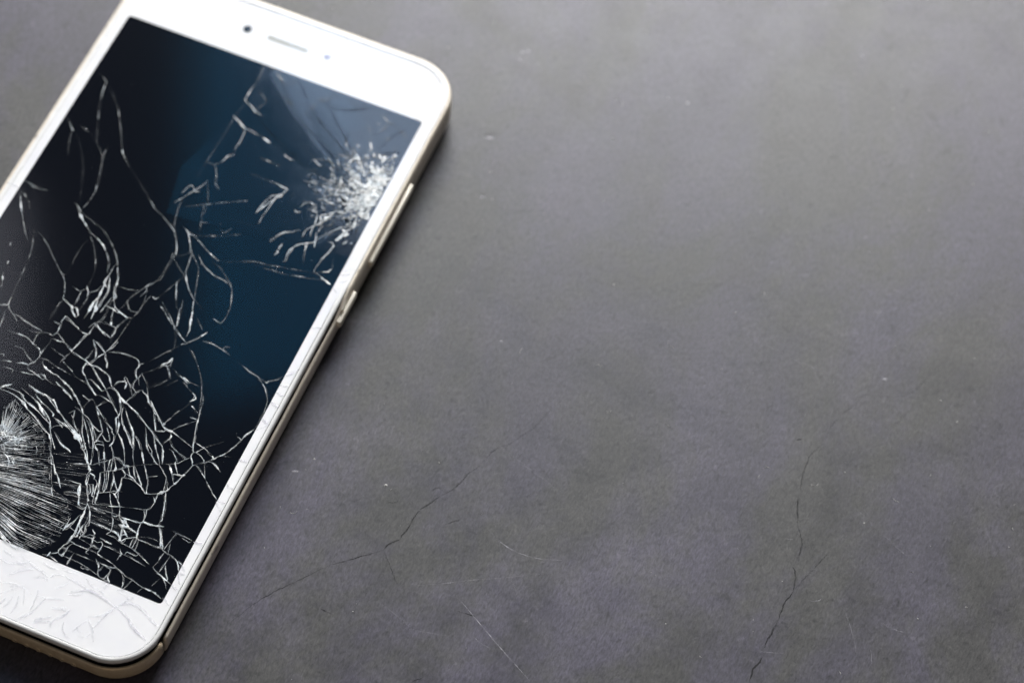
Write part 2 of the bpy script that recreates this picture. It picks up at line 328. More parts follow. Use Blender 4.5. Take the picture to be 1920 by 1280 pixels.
    (0.344,0.75,[(-20.94,-15.93),(-19.71,-15.81),(-18.5,-16.34),(-17.04,-16.64),(-15.83,-16.84),(-13.88,-17.04)]),
    (0.219,0.45,[(-22.56,-16.02),(-22.08,-17.94),(-21.88,-19.33)]),
    (0.125,0.25,[(-20.45,-16.14),(-19.12,-17.25)]),
    (0.156,0.3,[(-20.18,-19.74),(-18.71,-19.72),(-17.34,-19.53)]),
    (0.282,0.65,[(-17.34,-19.53),(-16.02,-19.58),(-14.96,-19.84),(-13.87,-20.52)]),
    (0.219,0.55,[(-13.79,-17.21),(-14.23,-18.46),(-14.0,-20.26)]),
    (0.25,0.6,[(-13.8,-17.53),(-12.76,-17.06),(-11.4,-17.2)]),
    (0.219,0.5,[(-16.11,-18.03),(-15.04,-17.98),(-13.9,-17.68)]),
    (0.188,0.5,[(-11.4,-17.2),(-11.12,-18.76),(-11.38,-20.35),(-11.49,-21.87)]),
    (0.344,0.75,[(-11.22,-16.49),(-10.54,-16.39),(-9.73,-16.88),(-8.69,-17.47)]),
    (0.25,0.5,[(-10.74,-17.75),(-9.77,-17.85),(-8.6,-17.64)]),
    (0.282,0.6,[(-10.72,-16.05),(-10.96,-14.88),(-11.3,-13.55),(-11.1,-12.18)]),
    (0.25,0.6,[(-12.64,-14.15),(-11.62,-14.33)]),
    (0.25,0.65,[(-11.25,-17.13),(-10.87,-16.11),(-11.05,-14.71)]),
    (0.219,0.6,[(-8.69,-17.47),(-7.64,-18.05),(-6.37,-18.75)]),
    (0.219,0.65,[(-6.37,-18.75),(-6.01,-17.32),(-5.59,-15.66),(-5.11,-13.76)]),
    (0.282,0.7,[(-5.8,-14.91),(-4.96,-13.69)]),
    (0.25,0.55,[(-5.11,-13.76),(-4.99,-12.22),(-4.75,-11.26)]),
    (0.156,0.25,[(-13.72,-14.2),(-13.8,-12.31),(-13.69,-9.69)]),
    (0.344,0.85,[(-10.95,-12.11),(-9.75,-12.64),(-8.46,-13.34),(-7.59,-13.59)]),
    (0.219,0.5,[(-7.41,-13.93),(-6.16,-14.22),(-4.93,-14.1)]),
    (0.25,0.65,[(-13.29,-20.57),(-12.33,-20.99),(-11.58,-21.7),(-11.43,-22.68),(-11.78,-24.09)]),
    (0.344,0.7,[(-16.07,-22.23),(-15.15,-22.24),(-14.49,-22.79),(-13.59,-23.43),(-12.16,-24.05)]),
    (0.156,0.3,[(-17.83,-22.39),(-16.61,-22.26)]),
    (0.219,0.55,[(-10.43,-19.72),(-8.86,-20.28),(-7.22,-20.6)]),
    (0.156,0.4,[(-6.19,-19.09),(-6.99,-20.7),(-7.22,-22.68)]),
    (0.219,0.6,[(-6.19,-19.09),(-4.79,-19.3),(-2.78,-19.66)]),
    (0.188,0.45,[(-11.04,-22.72),(-9.83,-22.59),(-8.2,-22.91)]),
    (0.438,1.0,[(-8.02,-23.77),(-7.75,-23.75)]),
    (0.156,0.4,[(-7.87,-23.18),(-6.1,-23.43),(-3.33,-23.86)]),
    (0.219,0.55,[(-7.16,-21.41),(-5.65,-22.19),(-4.24,-22.81),(-3.12,-23.56)]),
    (0.156,0.45,[(-3.03,-23.73),(-1.41,-24.04),(0.21,-24.36)]),
    (0.282,0.75,[(-10.3,-23.43),(-9.56,-24.14),(-8.61,-24.55),(-7.13,-24.93)]),
    (0.438,0.95,[(-6.45,-24.84),(-5.51,-25.25),(-4.1,-25.86)]),
    (0.344,0.9,[(-4.1,-25.86),(-2.54,-26.4),(-1.43,-27.14),(-0.14,-28.22),(0.67,-29.08)]),
    (0.25,0.75,[(-6.36,-26.04),(-4.63,-26.92),(-3.07,-27.46),(-1.75,-27.91)]),
    (0.188,0.5,[(-9.2,-25.85),(-7.45,-26.73),(-5.92,-26.88),(-4.39,-27.02)]),
    (0.313,0.7,[(-14.79,-25.64),(-13.76,-25.18),(-12.54,-25.05)]),
    (0.282,0.65,[(-12.54,-25.05),(-12.13,-24.45),(-11.78,-24.09)]),
    (0.25,0.65,[(-12.45,-25.22),(-12.24,-25.96),(-10.47,-26.21)]),
    (0.313,0.7,[(-13.3,-27.06),(-12.09,-26.93),(-10.58,-26.68)]),
    (0.25,0.7,[(-10.61,-26.27),(-9.37,-26.55),(-8.43,-26.96)]),
    (0.25,0.6,[(-10.38,-26.38),(-8.43,-25.92)]),
    (0.282,0.65,[(-17.97,-26.54),(-17.13,-26.06),(-15.81,-25.78)]),
    (0.25,0.5,[(-18.75,-25.11),(-18.01,-24.78),(-17.88,-25.35)]),
    (0.25,0.6,[(-17.34,-27.71),(-16.26,-27.33),(-14.66,-27.25)]),
    (0.188,0.55,[(-14.66,-27.25),(-14.59,-28.05)]),
    (0.313,0.7,[(-3.66,-14.8),(-2.56,-15.15),(-0.96,-16.12)]),
    (0.25,0.6,[(-3.66,-14.8),(-2.8,-16.1),(-2.09,-16.42)]),
    (0.219,0.5,[(-2.09,-16.42),(-1.44,-18.02)]),
    (0.25,0.55,[(-0.4,-16.5),(-1.0,-17.82),(-1.65,-19.37)]),
    (0.219,0.5,[(-2.62,-17.5),(-2.69,-18.78),(-2.96,-19.32)]),
    (0.25,0.65,[(-2.78,-19.66),(-1.45,-20.11)]),
    (0.25,0.65,[(-2.31,-19.87),(-2.52,-21.21),(-2.23,-22.12),(-1.02,-23.04),(0.21,-24.36)]),
    (0.282,0.8,[(0.21,-24.36),(1.32,-25.1),(2.66,-25.94)]),
    (0.282,0.75,[(-1.45,-20.11),(-0.01,-21.14),(1.28,-22.22),(3.27,-23.61)]),
    (0.25,0.65,[(0.27,-23.09),(1.62,-23.93),(3.26,-24.65)]),
    (0.25,0.6,[(-0.77,-20.02),(0.38,-20.13),(2.17,-20.79)]),
    (0.344,0.85,[(-11.2,-9.87),(-10.35,-10.77),(-9.78,-11.16)]),
    (0.407,0.95,[(-9.88,-9.92),(-9.03,-10.83)]),
    (0.188,0.5,[(-11.08,-9.38),(-10.84,-8.42),(-10.61,-7.45)]),
    (0.282,0.7,[(-13.61,-8.8),(-12.49,-9.16),(-11.29,-9.69)]),
    (0.375,1.0,[(-6.97,-6.25),(-6.61,-8.03),(-6.28,-10.45)]),
    (0.313,0.8,[(-6.55,-5.63),(-6.28,-7.24),(-6.25,-8.72)]),
    (0.282,0.7,[(-5.2,-11.46),(-3.77,-12.1),(-1.77,-13.11)]),
    (0.25,0.5,[(-5.29,-11.29),(-5.8,-12.79)]),
    (0.219,0.5,[(-4.75,-11.26),(-4.33,-9.58),(-4.27,-8.27)]),
    (0.25,0.7,[(0.22,-26.82),(1.77,-27.37)]),
    (0.25,0.65,[(-8.52,-17.85),(-6.33,-18.88),(-4.89,-19.18),(-2.56,-19.81)]),
    (0.219,0.55,[(-6.33,-18.88),(-5.72,-16.19)]),
    (0.188,0.4,[(-6.33,-18.88),(-6.82,-21.09)]),
    (0.25,0.7,[(-2.56,-19.81),(-1.23,-20.26)]),
    (0.375,0.8,[(-2.66,-15.03),(-1.53,-15.79),(-0.26,-16.48)]),
    (0.313,0.75,[(-3.34,-15.12),(-2.25,-16.53),(-1.36,-18.24)]),
    (0.282,0.7,[(1.07,-13.37),(0.7,-14.79),(0.01,-15.94)]),
    (0.313,0.75,[(0.48,-16.15),(1.67,-15.62),(3.63,-15.17),(5.66,-15.21)]),
    (0.5,0.95,[(5.81,-15.14),(6.7,-15.48),(7.31,-16.67)]),
    (0.313,0.7,[(7.85,-15.59),(7.14,-16.33)]),
    (0.375,0.85,[(-0.11,-16.42),(0.36,-17.68),(1.33,-18.5),(1.7,-19.58)]),
    (0.313,0.75,[(-0.17,-16.66),(-0.86,-17.8),(-1.37,-19.28),(-1.76,-20.29)]),
    (0.25,0.55,[(-2.6,-16.9),(-2.73,-18.42),(-3.03,-19.6)]),
    (0.25,0.65,[(-2.56,-19.81),(-2.53,-21.26),(-2.15,-22.34),(-1.04,-23.09),(0.02,-24.07)]),
    (0.313,0.8,[(0.02,-24.07),(1.45,-25.08),(2.65,-25.99)]),
    (0.282,0.75,[(-1.23,-20.26),(0.21,-21.29),(1.74,-22.48),(3.72,-23.87)]),
    (0.344,0.85,[(0.75,-20.22),(1.99,-20.5),(3.01,-21.08),(4.41,-22.73)]),
    (0.219,0.6,[(-0.63,-20.0),(0.75,-20.22)]),
    (0.313,0.8,[(0.03,-23.03),(1.9,-23.85),(3.39,-24.63)]),
    (0.25,0.6,[(3.66,-24.1),(4.43,-23.14),(5.66,-23.41),(6.77,-24.16)]),
    (0.282,0.7,[(4.49,-22.9),(6.04,-23.45),(7.55,-24.63)]),
    (0.375,0.85,[(6.53,-24.06),(8.25,-24.94),(9.09,-25.18)]),
    (0.407,0.95,[(7.78,-24.73),(8.63,-24.97)]),
    (0.282,0.75,[(9.09,-25.18),(11.17,-26.09),(13.02,-26.9),(14.57,-27.84)]),
    (0.313,0.8,[(14.57,-27.84),(16.34,-28.87),(17.97,-29.97),(19.58,-31.06)]),
    (0.25,0.65,[(4.85,-22.54),(5.16,-21.37),(6.19,-20.91)]),
    (0.407,0.85,[(5.85,-20.23),(6.89,-21.22),(7.11,-22.36)]),
    (0.282,0.65,[(5.97,-19.76),(7.57,-21.12),(9.12,-23.11)]),
    (0.282,0.65,[(7.48,-20.95),(9.05,-21.91),(9.6,-22.28)]),
    (0.282,0.75,[(7.12,-17.38),(7.58,-18.63),(8.3,-19.35)]),
    (0.25,0.6,[(8.21,-19.18),(8.14,-20.46),(8.35,-21.6)]),
    (0.25,0.6,[(8.59,-17.77),(8.36,-19.11),(9.35,-20.53)]),
    (0.219,0.5,[(8.76,-18.11),(10.35,-19.47),(11.1,-20.59),(12.01,-22.03)]),
    (0.282,0.75,[(10.3,-21.15),(9.43,-21.94),(9.21,-23.28),(8.81,-24.28)]),
    (0.282,0.75,[(10.7,-21.59),(11.78,-21.93),(12.51,-23.04)]),
    (0.313,0.8,[(12.83,-23.31),(14.07,-23.99),(14.95,-25.03)]),
    (0.282,0.7,[(12.87,-22.68),(14.45,-24.02),(15.79,-25.26),(17.35,-26.6)]),
    (0.25,0.6,[(14.66,-25.16),(15.95,-27.02),(16.76,-28.28)]),
    (0.25,0.55,[(16.81,-28.36),(18.31,-27.8)]),
    (0.469,1.0,[(17.44,-26.77),(18.44,-27.34),(19.33,-27.34)]),
    (0.188,0.45,[(17.42,-26.37),(18.16,-24.62)]),
    (0.156,0.35,[(8.74,-17.7),(9.81,-16.6),(11.17,-14.95)]),
    (0.282,0.6,[(11.08,-14.78),(12.08,-14.23),(13.16,-15.31),(13.99,-16.61)]),
    (0.219,0.5,[(12.04,-14.15),(12.18,-12.62)]),
    (0.156,0.35,[(8.57,-14.85),(9.54,-13.16),(11.33,-10.9)]),
    (0.156,0.3,[(11.31,-20.29),(12.74,-18.82),(14.22,-16.71)]),
    (0.25,0.65,[(2.56,-25.82),(3.68,-25.53),(5.13,-25.91),(6.36,-26.19)]),
    (0.282,0.7,[(2.55,-26.85),(3.91,-28.09),(5.78,-30.32),(7.41,-32.43)]),
    (0.25,0.6,[(3.91,-28.09),(5.65,-29.36),(7.52,-30.56)]),
    (0.188,0.5,[(4.12,-27.79),(4.8,-26.67),(5.75,-26.05)]),
    (0.25,0.65,[(4.04,-24.14),(6.27,-26.02),(7.63,-27.26),(8.58,-28.06)]),
    (0.282,0.7,[(6.77,-24.16),(7.83,-25.53),(8.59,-27.03),(8.75,-28.39)]),
    (0.438,0.9,[(8.48,-28.92),(9.3,-30.18),(9.92,-31.72)]),
    (0.25,0.65,[(8.66,-28.22),(9.74,-29.98),(10.29,-31.76),(10.21,-33.0)]),
    (0.282,0.7,[(7.52,-30.56),(8.85,-31.39),(9.42,-32.15)]),
    (0.25,0.7,[(7.23,-30.69),(8.52,-32.14),(9.65,-33.65)]),
    (0.313,0.8,[(9.17,-27.8),(10.16,-29.39),(11.58,-30.78),(13.71,-32.86)]),
    (0.219,0.6,[(9.22,-26.14),(10.76,-28.11),(12.98,-30.36),(14.34,-33.38)]),
    (0.219,0.55,[(8.25,-24.94),(9.17,-27.8)]),
    (0.25,0.65,[(10.44,-31.69),(11.86,-33.08),(12.97,-34.19)]),
    (0.219,0.55,[(13.61,-30.89),(14.78,-31.78),(15.73,-32.97)]),
    (0.25,0.6,[(14.59,-28.23),(15.82,-30.32),(16.9,-32.45)]),
    (0.25,0.6,[(16.97,-29.4),(18.5,-31.74)]),
    (0.375,0.85,[(-4.43,-25.63),(-2.93,-26.41),(-1.76,-26.92),(-0.94,-27.79)]),
    (0.313,0.75,[(-3.47,-27.47),(-1.91,-28.02),(-1.04,-28.65)]),
    (0.313,0.8,[(-0.94,-27.79),(0.4,-28.63),(1.36,-29.43),(2.34,-30.63)]),
    (0.25,0.65,[(0.21,-26.87),(1.75,-27.41)]),
    (0.25,0.7,[(0.1,-29.79),(1.88,-30.42),(3.79,-31.0),(5.29,-32.16),(6.91,-32.85)]),
    (0.375,0.85,[(-0.23,-31.56),(0.45,-30.45),(1.02,-32.23),(0.38,-31.7)]),
    (0.25,0.6,[(1.02,-32.23),(2.08,-33.58),(3.03,-34.37)]),
    (0.438,0.85,[(-0.59,-32.94),(1.12,-33.81),(3.06,-34.76),(4.7,-35.85)]),
    (0.313,0.8,[(-0.16,-33.77),(2.1,-34.99),(4.35,-36.21),(5.38,-37.15)]),
    (0.438,0.9,[(2.28,-30.86),(3.2,-32.28),(3.92,-34.18),(5.31,-35.98),(6.28,-37.16)]),
    (0.407,0.85,[(3.0,-31.55),(4.47,-33.33),(5.61,-34.84),(7.0,-36.83)]),
    (0.375,0.85,[(3.21,-31.26),(4.8,-32.58),(6.34,-34.52),(7.5,-36.41)]),
    (0.313,0.8,[(4.52,-31.69),(6.27,-33.34),(7.49,-35.01)]),
    (0.313,0.8,[(3.15,-33.91),(4.39,-35.59),(5.76,-37.19)]),
    (0.313,0.8,[(5.32,-32.55),(6.65,-34.78),(8.02,-36.38)]),
    (0.344,0.85,[(6.52,-31.41),(7.64,-32.53),(7.42,-33.84),(7.49,-35.01)]),
    (0.25,0.6,[(7.83,-33.25),(9.01,-34.14),(9.67,-34.05)]),
    (0.188,0.5,[(7.55,-34.79),(8.66,-34.5),(9.31,-35.41)]),
    (0.407,0.9,[(9.88,-32.35),(10.49,-33.89),(10.18,-35.03)]),
    (0.219,0.5,[(7.74,-35.5),(8.99,-35.15)]),
    (0.219,0.5,[(1.71,-29.07),(2.05,-27.28)]),
    (0.344,0.8,[(6.39,-24.12),(8.39,-24.87),(10.86,-25.82),(11.78,-26.23)]),
    (0.375,0.85,[(11.78,-26.23),(13.34,-27.17),(14.88,-28.1),(16.66,-29.14)]),
    (0.282,0.75,[(16.66,-29.14),(18.2,-30.07),(19.42,-30.73)]),
    (0.282,0.75,[(19.42,-30.73),(20.3,-32.14),(21.14,-34.17)]),
    (0.282,0.7,[(16.66,-29.14),(17.69,-30.49),(18.5,-31.74),(20.7,-34.36)]),
    (0.282,0.65,[(14.6,-28.43),(16.23,-31.14),(17.71,-32.29),(18.25,-32.65)]),
    (0.313,0.75,[(18.25,-32.65),(18.43,-33.37),(19.36,-34.16),(20.2,-34.78)]),
    (0.25,0.6,[(16.32,-31.3),(17.44,-32.81),(18.74,-33.64),(20.06,-34.85)]),
    (0.219,0.5,[(19.4,-30.34),(19.87,-29.13),(19.89,-28.11)]),
    (0.25,0.6,[(11.69,-21.76),(12.83,-23.31),(13.99,-23.82)]),
    (0.282,0.7,[(13.12,-23.18),(14.53,-24.19),(17.12,-26.5)]),
    (0.25,0.6,[(14.13,-23.76),(15.06,-25.59),(16.68,-28.12)]),
    (0.219,0.55,[(16.47,-28.41),(17.93,-27.76)]),
    (0.5,1.0,[(17.67,-26.87),(18.5,-27.11),(19.63,-27.21)]),
    (0.469,1.0,[(20.0,-27.25),(20.83,-27.49),(21.48,-27.71)]),
    (0.219,0.55,[(21.48,-27.71),(23.18,-28.26),(24.83,-28.73)]),
    (0.188,0.4,[(17.42,-26.37),(18.07,-24.45),(18.88,-22.46)]),
    (0.25,0.6,[(19.54,-27.05),(20.45,-25.63),(21.88,-24.19),(22.96,-23.1)]),
    (0.25,0.55,[(21.58,-17.37),(22.44,-19.86),(22.82,-21.73)]),
    (0.469,0.95,[(23.17,-22.8),(23.55,-24.67),(24.31,-26.75)]),
    (0.313,0.8,[(22.81,-21.33),(23.25,-22.97)]),
    (0.344,0.85,[(24.31,-26.75),(24.74,-28.17),(25.47,-29.66)]),
    (0.219,0.4,[(20.59,-20.48),(22.74,-21.57)]),
    (0.188,0.3,[(21.58,-22.49),(22.73,-23.0)]),
    (0.344,0.7,[(19.56,-27.44),(20.12,-28.21),(20.01,-29.06)]),
    (0.25,0.65,[(20.01,-29.06),(21.02,-30.02),(22.24,-30.68)]),
    (0.313,0.9,[(21.93,-30.42),(23.52,-31.12),(24.69,-31.5)]),
    (0.25,0.6,[(20.91,-30.87),(21.66,-30.94),(22.89,-32.0),(23.9,-32.95)]),
    (0.219,0.5,[(23.9,-32.95),(24.59,-31.84),(25.51,-30.84)]),
    (0.375,0.8,[(25.47,-29.66),(25.43,-30.67),(26.21,-31.53),(26.61,-32.34)]),
    (0.25,0.7,[(25.16,-27.58),(26.36,-27.86),(27.56,-28.13)]),
    (0.25,0.6,[(27.56,-28.13),(29.45,-29.09)]),
    (0.282,0.55,[(26.12,-29.17),(26.96,-27.99),(28.24,-26.62),(29.82,-25.11)]),
    (0.282,0.7,[(25.9,-29.46),(27.1,-29.73),(28.17,-30.46)]),
    (0.25,0.5,[(28.17,-30.46),(29.12,-32.23),(29.99,-33.83)]),
    (0.25,0.6,[(26.76,-32.28),(27.53,-31.34),(28.83,-30.37),(29.75,-29.36)]),
    (0.375,0.8,[(29.75,-29.36),(30.24,-28.54),(31.07,-27.68)]),
    (0.313,0.8,[(29.12,-30.24),(30.01,-30.24),(31.13,-30.74)]),
    (0.125,0.25,[(31.13,-30.74),(32.19,-31.46)]),
    (0.313,0.75,[(26.97,-31.99),(28.1,-32.48),(29.69,-33.56)]),
    (0.282,0.65,[(29.69,-33.56),(31.2,-34.87),(32.94,-36.27)]),
    (0.438,0.85,[(32.72,-36.17),(33.99,-36.98)]),
    (0.375,0.8,[(26.68,-32.12),(26.37,-33.64),(25.98,-35.0)]),
    (0.563,0.95,[(25.83,-35.07),(25.66,-36.14),(25.33,-37.27)]),
    (0.5,0.85,[(25.33,-37.27),(24.85,-38.07),(24.74,-38.91)]),
    (0.25,0.7,[(25.83,-35.07),(24.37,-35.32)]),
    (0.313,0.75,[(24.88,-38.84),(24.18,-39.55),(23.26,-40.54)]),
    (0.282,0.7,[(21.64,-41.16),(22.4,-40.92),(23.22,-40.46),(24.18,-39.55)]),
    (0.282,0.7,[(20.72,-34.75),(21.79,-35.47),(22.71,-36.25)]),
    (0.282,0.65,[(22.38,-33.82),(23.55,-35.09),(24.96,-37.23)]),
    (0.313,0.65,[(23.32,-33.2),(24.72,-34.97)]),
    (0.25,0.6,[(23.24,-36.61),(23.76,-38.36),(23.95,-39.45)]),
    (0.25,0.6,[(23.32,-36.77),(24.51,-38.81)]),
    (0.25,0.65,[(24.55,-39.58),(25.36,-41.38)]),
    (0.219,0.6,[(22.62,-41.02),(23.56,-42.17)]),
    (0.219,0.6,[(23.35,-40.7),(23.56,-42.17)]),
    (0.188,0.55,[(13.88,-38.77),(15.16,-37.81),(16.45,-36.84),(18.17,-35.68),(20.2,-34.78)]),
    (0.188,0.5,[(21.22,-34.33),(22.67,-33.69),(23.9,-32.95)]),
    (0.282,0.7,[(17.94,-35.58),(19.52,-37.66),(20.79,-39.47)]),
    (0.25,0.7,[(13.76,-30.83),(15.32,-32.15),(16.83,-34.08),(18.02,-35.75)]),
    (0.25,0.65,[(13.15,-30.69),(14.57,-33.48),(15.57,-35.64),(16.59,-36.78)]),
    (0.25,0.65,[(16.59,-36.78),(18.16,-38.46),(19.71,-40.14)]),
    (0.313,0.75,[(10.67,-31.79),(12.49,-33.6),(13.7,-35.47),(14.77,-37.39)]),
    (0.375,0.85,[(12.8,-36.66),(13.78,-36.83),(14.71,-37.61),(15.43,-37.29)]),
    (0.25,0.65,[(15.43,-37.29),(16.24,-38.52),(16.63,-38.94)]),
    (0.438,0.75,[(14.52,-38.29),(15.82,-39.1),(15.86,-39.87)]),
    (0.344,0.8,[(15.57,-40.0),(16.96,-39.59),(18.29,-39.79),(19.88,-40.47),(21.02,-41.33)]),
    (0.313,0.8,[(16.11,-38.97),(17.31,-39.24),(18.52,-39.88)]),
    (0.282,0.7,[(16.38,-36.87),(17.27,-38.46),(17.97,-39.14)]),
    (0.25,0.7,[(20.12,-37.79),(21.53,-37.07)]),
    (0.282,0.75,[(19.59,-37.63),(20.55,-39.18),(21.24,-41.24)]),
    (0.313,0.7,[(15.51,-40.23),(16.02,-41.58),(16.1,-43.12)]),
    (0.344,0.85,[(21.02,-41.33),(21.68,-41.24)]),
    (0.25,0.6,[(9.48,-26.64),(10.76,-28.11),(12.27,-29.67),(13.23,-30.86)]),
    (0.313,0.75,[(9.0,-27.47),(10.01,-29.46),(11.5,-30.62),(13.15,-32.1),(14.42,-33.55)]),
    (0.282,0.7,[(7.26,-24.76),(8.33,-26.33),(8.79,-27.76)]),
    (0.188,0.4,[(19.88,-19.77),(20.16,-19.23)]),
    (0.438,0.95,[(2.26,-38.37),(3.33,-38.7),(4.1,-39.16)]),
    (0.219,0.6,[(5.02,-41.24),(5.97,-41.02),(7.85,-40.19)]),
    (0.313,0.8,[(5.34,-37.41),(6.49,-37.9),(7.93,-39.66)]),
    (0.282,0.75,[(5.97,-36.73),(6.76,-37.58),(7.68,-39.17)]),
    (0.282,0.75,[(7.18,-35.79),(7.79,-37.32),(8.76,-39.88)]),
    (0.25,0.6,[(8.24,-36.12),(9.47,-37.98),(10.45,-39.54)]),
    (0.219,0.5,[(8.99,-39.98),(10.04,-38.92),(11.68,-37.6)]),
    (0.344,0.75,[(9.94,-38.37),(10.5,-37.72),(9.99,-36.75)]),
    (0.282,0.7,[(9.49,-35.77),(10.08,-36.91),(10.72,-37.82)]),
    (0.25,0.65,[(10.66,-38.05),(11.81,-39.93)]),
    (0.25,0.65,[(11.68,-37.6),(12.24,-39.73)]),
    (0.344,0.85,[(10.32,-34.6),(11.2,-35.62),(11.84,-36.53),(12.47,-38.44),(12.9,-39.64)]),
    (0.282,0.7,[(12.07,-36.63),(13.19,-38.12),(13.69,-39.09)]),
    (0.344,0.8,[(12.07,-36.63),(13.11,-36.57),(14.1,-37.12),(14.87,-37.58)]),
    (0.219,0.6,[(11.33,-40.73),(12.32,-39.9),(13.69,-39.09),(14.97,-38.13)]),
    (0.25,0.65,[(11.19,-40.79),(11.69,-41.76),(12.39,-43.81),(12.76,-45.22)]),
    (0.313,0.75,[(9.04,-42.14),(9.48,-41.95),(9.38,-42.78),(9.9,-44.13)]),
    (0.313,0.75,[(9.68,-41.66),(10.65,-41.82),(10.84,-42.53)]),
    (0.282,0.75,[(9.96,-43.9),(10.99,-45.21),(11.92,-47.35)]),
    (0.375,0.85,[(11.13,-42.4),(11.83,-43.08),(12.15,-44.71),(12.87,-47.13)]),
    (0.313,0.75,[(11.2,-43.55),(11.86,-44.83),(12.07,-45.92)]),
    (0.313,0.75,[(10.62,-43.81),(11.59,-45.34)]),
    (0.313,0.75,[(11.5,-41.05),(12.25,-42.5),(12.7,-44.07),(13.38,-47.09)]),
    (0.282,0.7,[(11.91,-40.47),(12.72,-41.7),(13.28,-43.81)]),
    (0.25,0.65,[(12.35,-40.28),(13.17,-41.89),(13.73,-44.01)]),
    (0.25,0.65,[(12.62,-39.96),(13.46,-41.76),(13.85,-43.56)]),
    (0.313,0.75,[(13.34,-39.45),(14.23,-40.83),(14.6,-42.25),(14.81,-43.53)]),
    (0.282,0.7,[(14.39,-41.16),(15.56,-42.41),(16.04,-42.99)]),
    (0.313,0.7,[(15.53,-40.26),(15.96,-41.45),(16.25,-42.89)]),
    (0.219,0.6,[(15.31,-43.31),(16.98,-42.77)]),
    (0.25,0.6,[(12.64,-44.98),(13.75,-44.39),(14.96,-43.66)]),
    (0.313,0.8,[(14.96,-43.66),(15.93,-43.82),(17.24,-45.0),(18.02,-45.83)]),
    (0.25,0.6,[(14.82,-43.72),(15.79,-45.44),(16.73,-46.59),(17.46,-48.01)]),
    (0.25,0.65,[(16.26,-43.08),(16.91,-44.36)]),
    (0.219,0.55,[(13.03,-47.44),(14.47,-46.81),(16.54,-46.38),(18.16,-45.76)]),
    (0.188,0.45,[(18.16,-45.76),(20.0,-45.24),(22.32,-44.61)]),
    (0.25,0.6,[(22.32,-44.61),(23.39,-43.94)]),
    (0.25,0.6,[(23.52,-41.05),(23.59,-42.59),(23.43,-44.02)]),
    (0.25,0.65,[(24.4,-39.29),(25.2,-40.9),(26.03,-43.26),(26.62,-45.14)]),
    (0.313,0.75,[(24.8,-40.1),(25.71,-42.62),(26.38,-44.66),(26.38,-46.41)]),
    (0.375,0.8,[(22.43,-44.66),(23.21,-45.67),(23.48,-46.91)]),
    (0.282,0.75,[(22.94,-44.44),(23.34,-45.42),(23.4,-46.75)]),
    (0.313,0.8,[(23.48,-46.91),(24.72,-46.94),(26.03,-46.75),(27.44,-46.42)]),
    (0.407,0.9,[(25.7,-46.8),(26.46,-46.56)]),
    (0.344,0.75,[(26.9,-46.76),(27.82,-47.89),(28.83,-49.56)]),
    (0.282,0.7,[(26.76,-46.82),(27.77,-48.3),(28.62,-49.84)]),
    (0.282,0.65,[(23.21,-47.42),(23.42,-48.87),(23.85,-50.41)]),
    (0.25,0.65,[(18.1,-45.99),(18.68,-47.48),(19.01,-48.11)]),
    (0.25,0.6,[(18.0,-48.55),(18.59,-50.03),(18.71,-50.95)]),
    (0.25,0.65,[(14.18,-51.01),(15.85,-50.85),(17.24,-50.82),(18.71,-50.95)]),
    (0.25,0.65,[(18.71,-50.95),(19.72,-50.88),(20.7,-51.42),(21.16,-51.98)]),
    (0.313,0.75,[(14.47,-48.17),(16.23,-48.17)]),
    (0.25,0.6,[(11.99,-48.49),(13.14,-47.98),(14.47,-48.17)]),
    (0.219,0.5,[(17.54,-47.98),(18.27,-48.05)]),
    (0.25,0.55,[(19.21,-47.83),(20.52,-47.64),(21.97,-47.38),(23.28,-47.2)]),
    (0.438,0.9,[(19.37,-48.14),(20.27,-48.52),(20.38,-49.44)]),
    (0.375,0.9,[(19.95,-47.89),(21.39,-48.99),(20.16,-49.34)]),
    (0.313,0.8,[(19.64,-47.64),(20.38,-47.7)]),
    (0.313,0.75,[(19.43,-49.28),(20.38,-49.44)]),
    (0.282,0.7,[(21.39,-48.99),(23.38,-49.47)]),
    (0.375,0.85,[(20.63,-49.91),(21.04,-51.07),(21.16,-51.98)]),
    (0.438,0.85,[(20.77,-49.84),(21.9,-50.69),(21.39,-50.72)]),
    (0.25,0.6,[(18.4,-52.05),(18.79,-51.1)]),
    (0.25,0.65,[(18.4,-52.05),(19.92,-51.95),(21.84,-52.64)]),
    (0.25,0.65,[(17.58,-53.17),(18.98,-53.52),(20.21,-53.55)]),
    (0.313,0.75,[(9.91,-46.87),(10.59,-48.52),(11.87,-48.93)]),
    (0.344,0.85,[(12.19,-48.2),(12.32,-49.12),(12.46,-50.42),(12.55,-51.93),(12.63,-53.43),(12.86,-54.87),(12.59,-56.71)]),
    (0.313,0.8,[(13.01,-48.42),(14.24,-50.79),(14.59,-51.8)]),
    (0.313,0.8,[(13.36,-52.14),(13.45,-53.65),(13.51,-54.78)]),
    (0.313,0.8,[(13.67,-51.04),(13.49,-53.05),(14.63,-53.9)]),
    (0.282,0.75,[(14.02,-52.05),(14.46,-53.59),(14.02,-54.74)]),
    (0.282,0.7,[(16.26,-52.99),(16.62,-54.36)]),
    (0.25,0.65,[(14.48,-53.96),(15.72,-53.99),(16.66,-53.77)]),
    (0.25,0.65,[(15.48,-52.17),(16.32,-52.77)]),
    (0.25,0.6,[(10.14,-53.37),(11.61,-53.5),(13.32,-54.09)]),
    (0.25,0.65,[(5.73,-44.98),(6.6,-44.6),(8.19,-44.59),(9.06,-44.4)]),
    (0.219,0.6,[(6.91,-47.22),(8.1,-46.79),(9.52,-46.46)]),
    (0.25,0.6,[(7.16,-47.69),(8.53,-47.28),(10.03,-47.11)]),
    (0.25,0.65,[(9.06,-44.4),(9.47,-45.69),(10.08,-47.19)]),
    (0.188,0.5,[(7.64,-45.91),(9.25,-45.6)]),
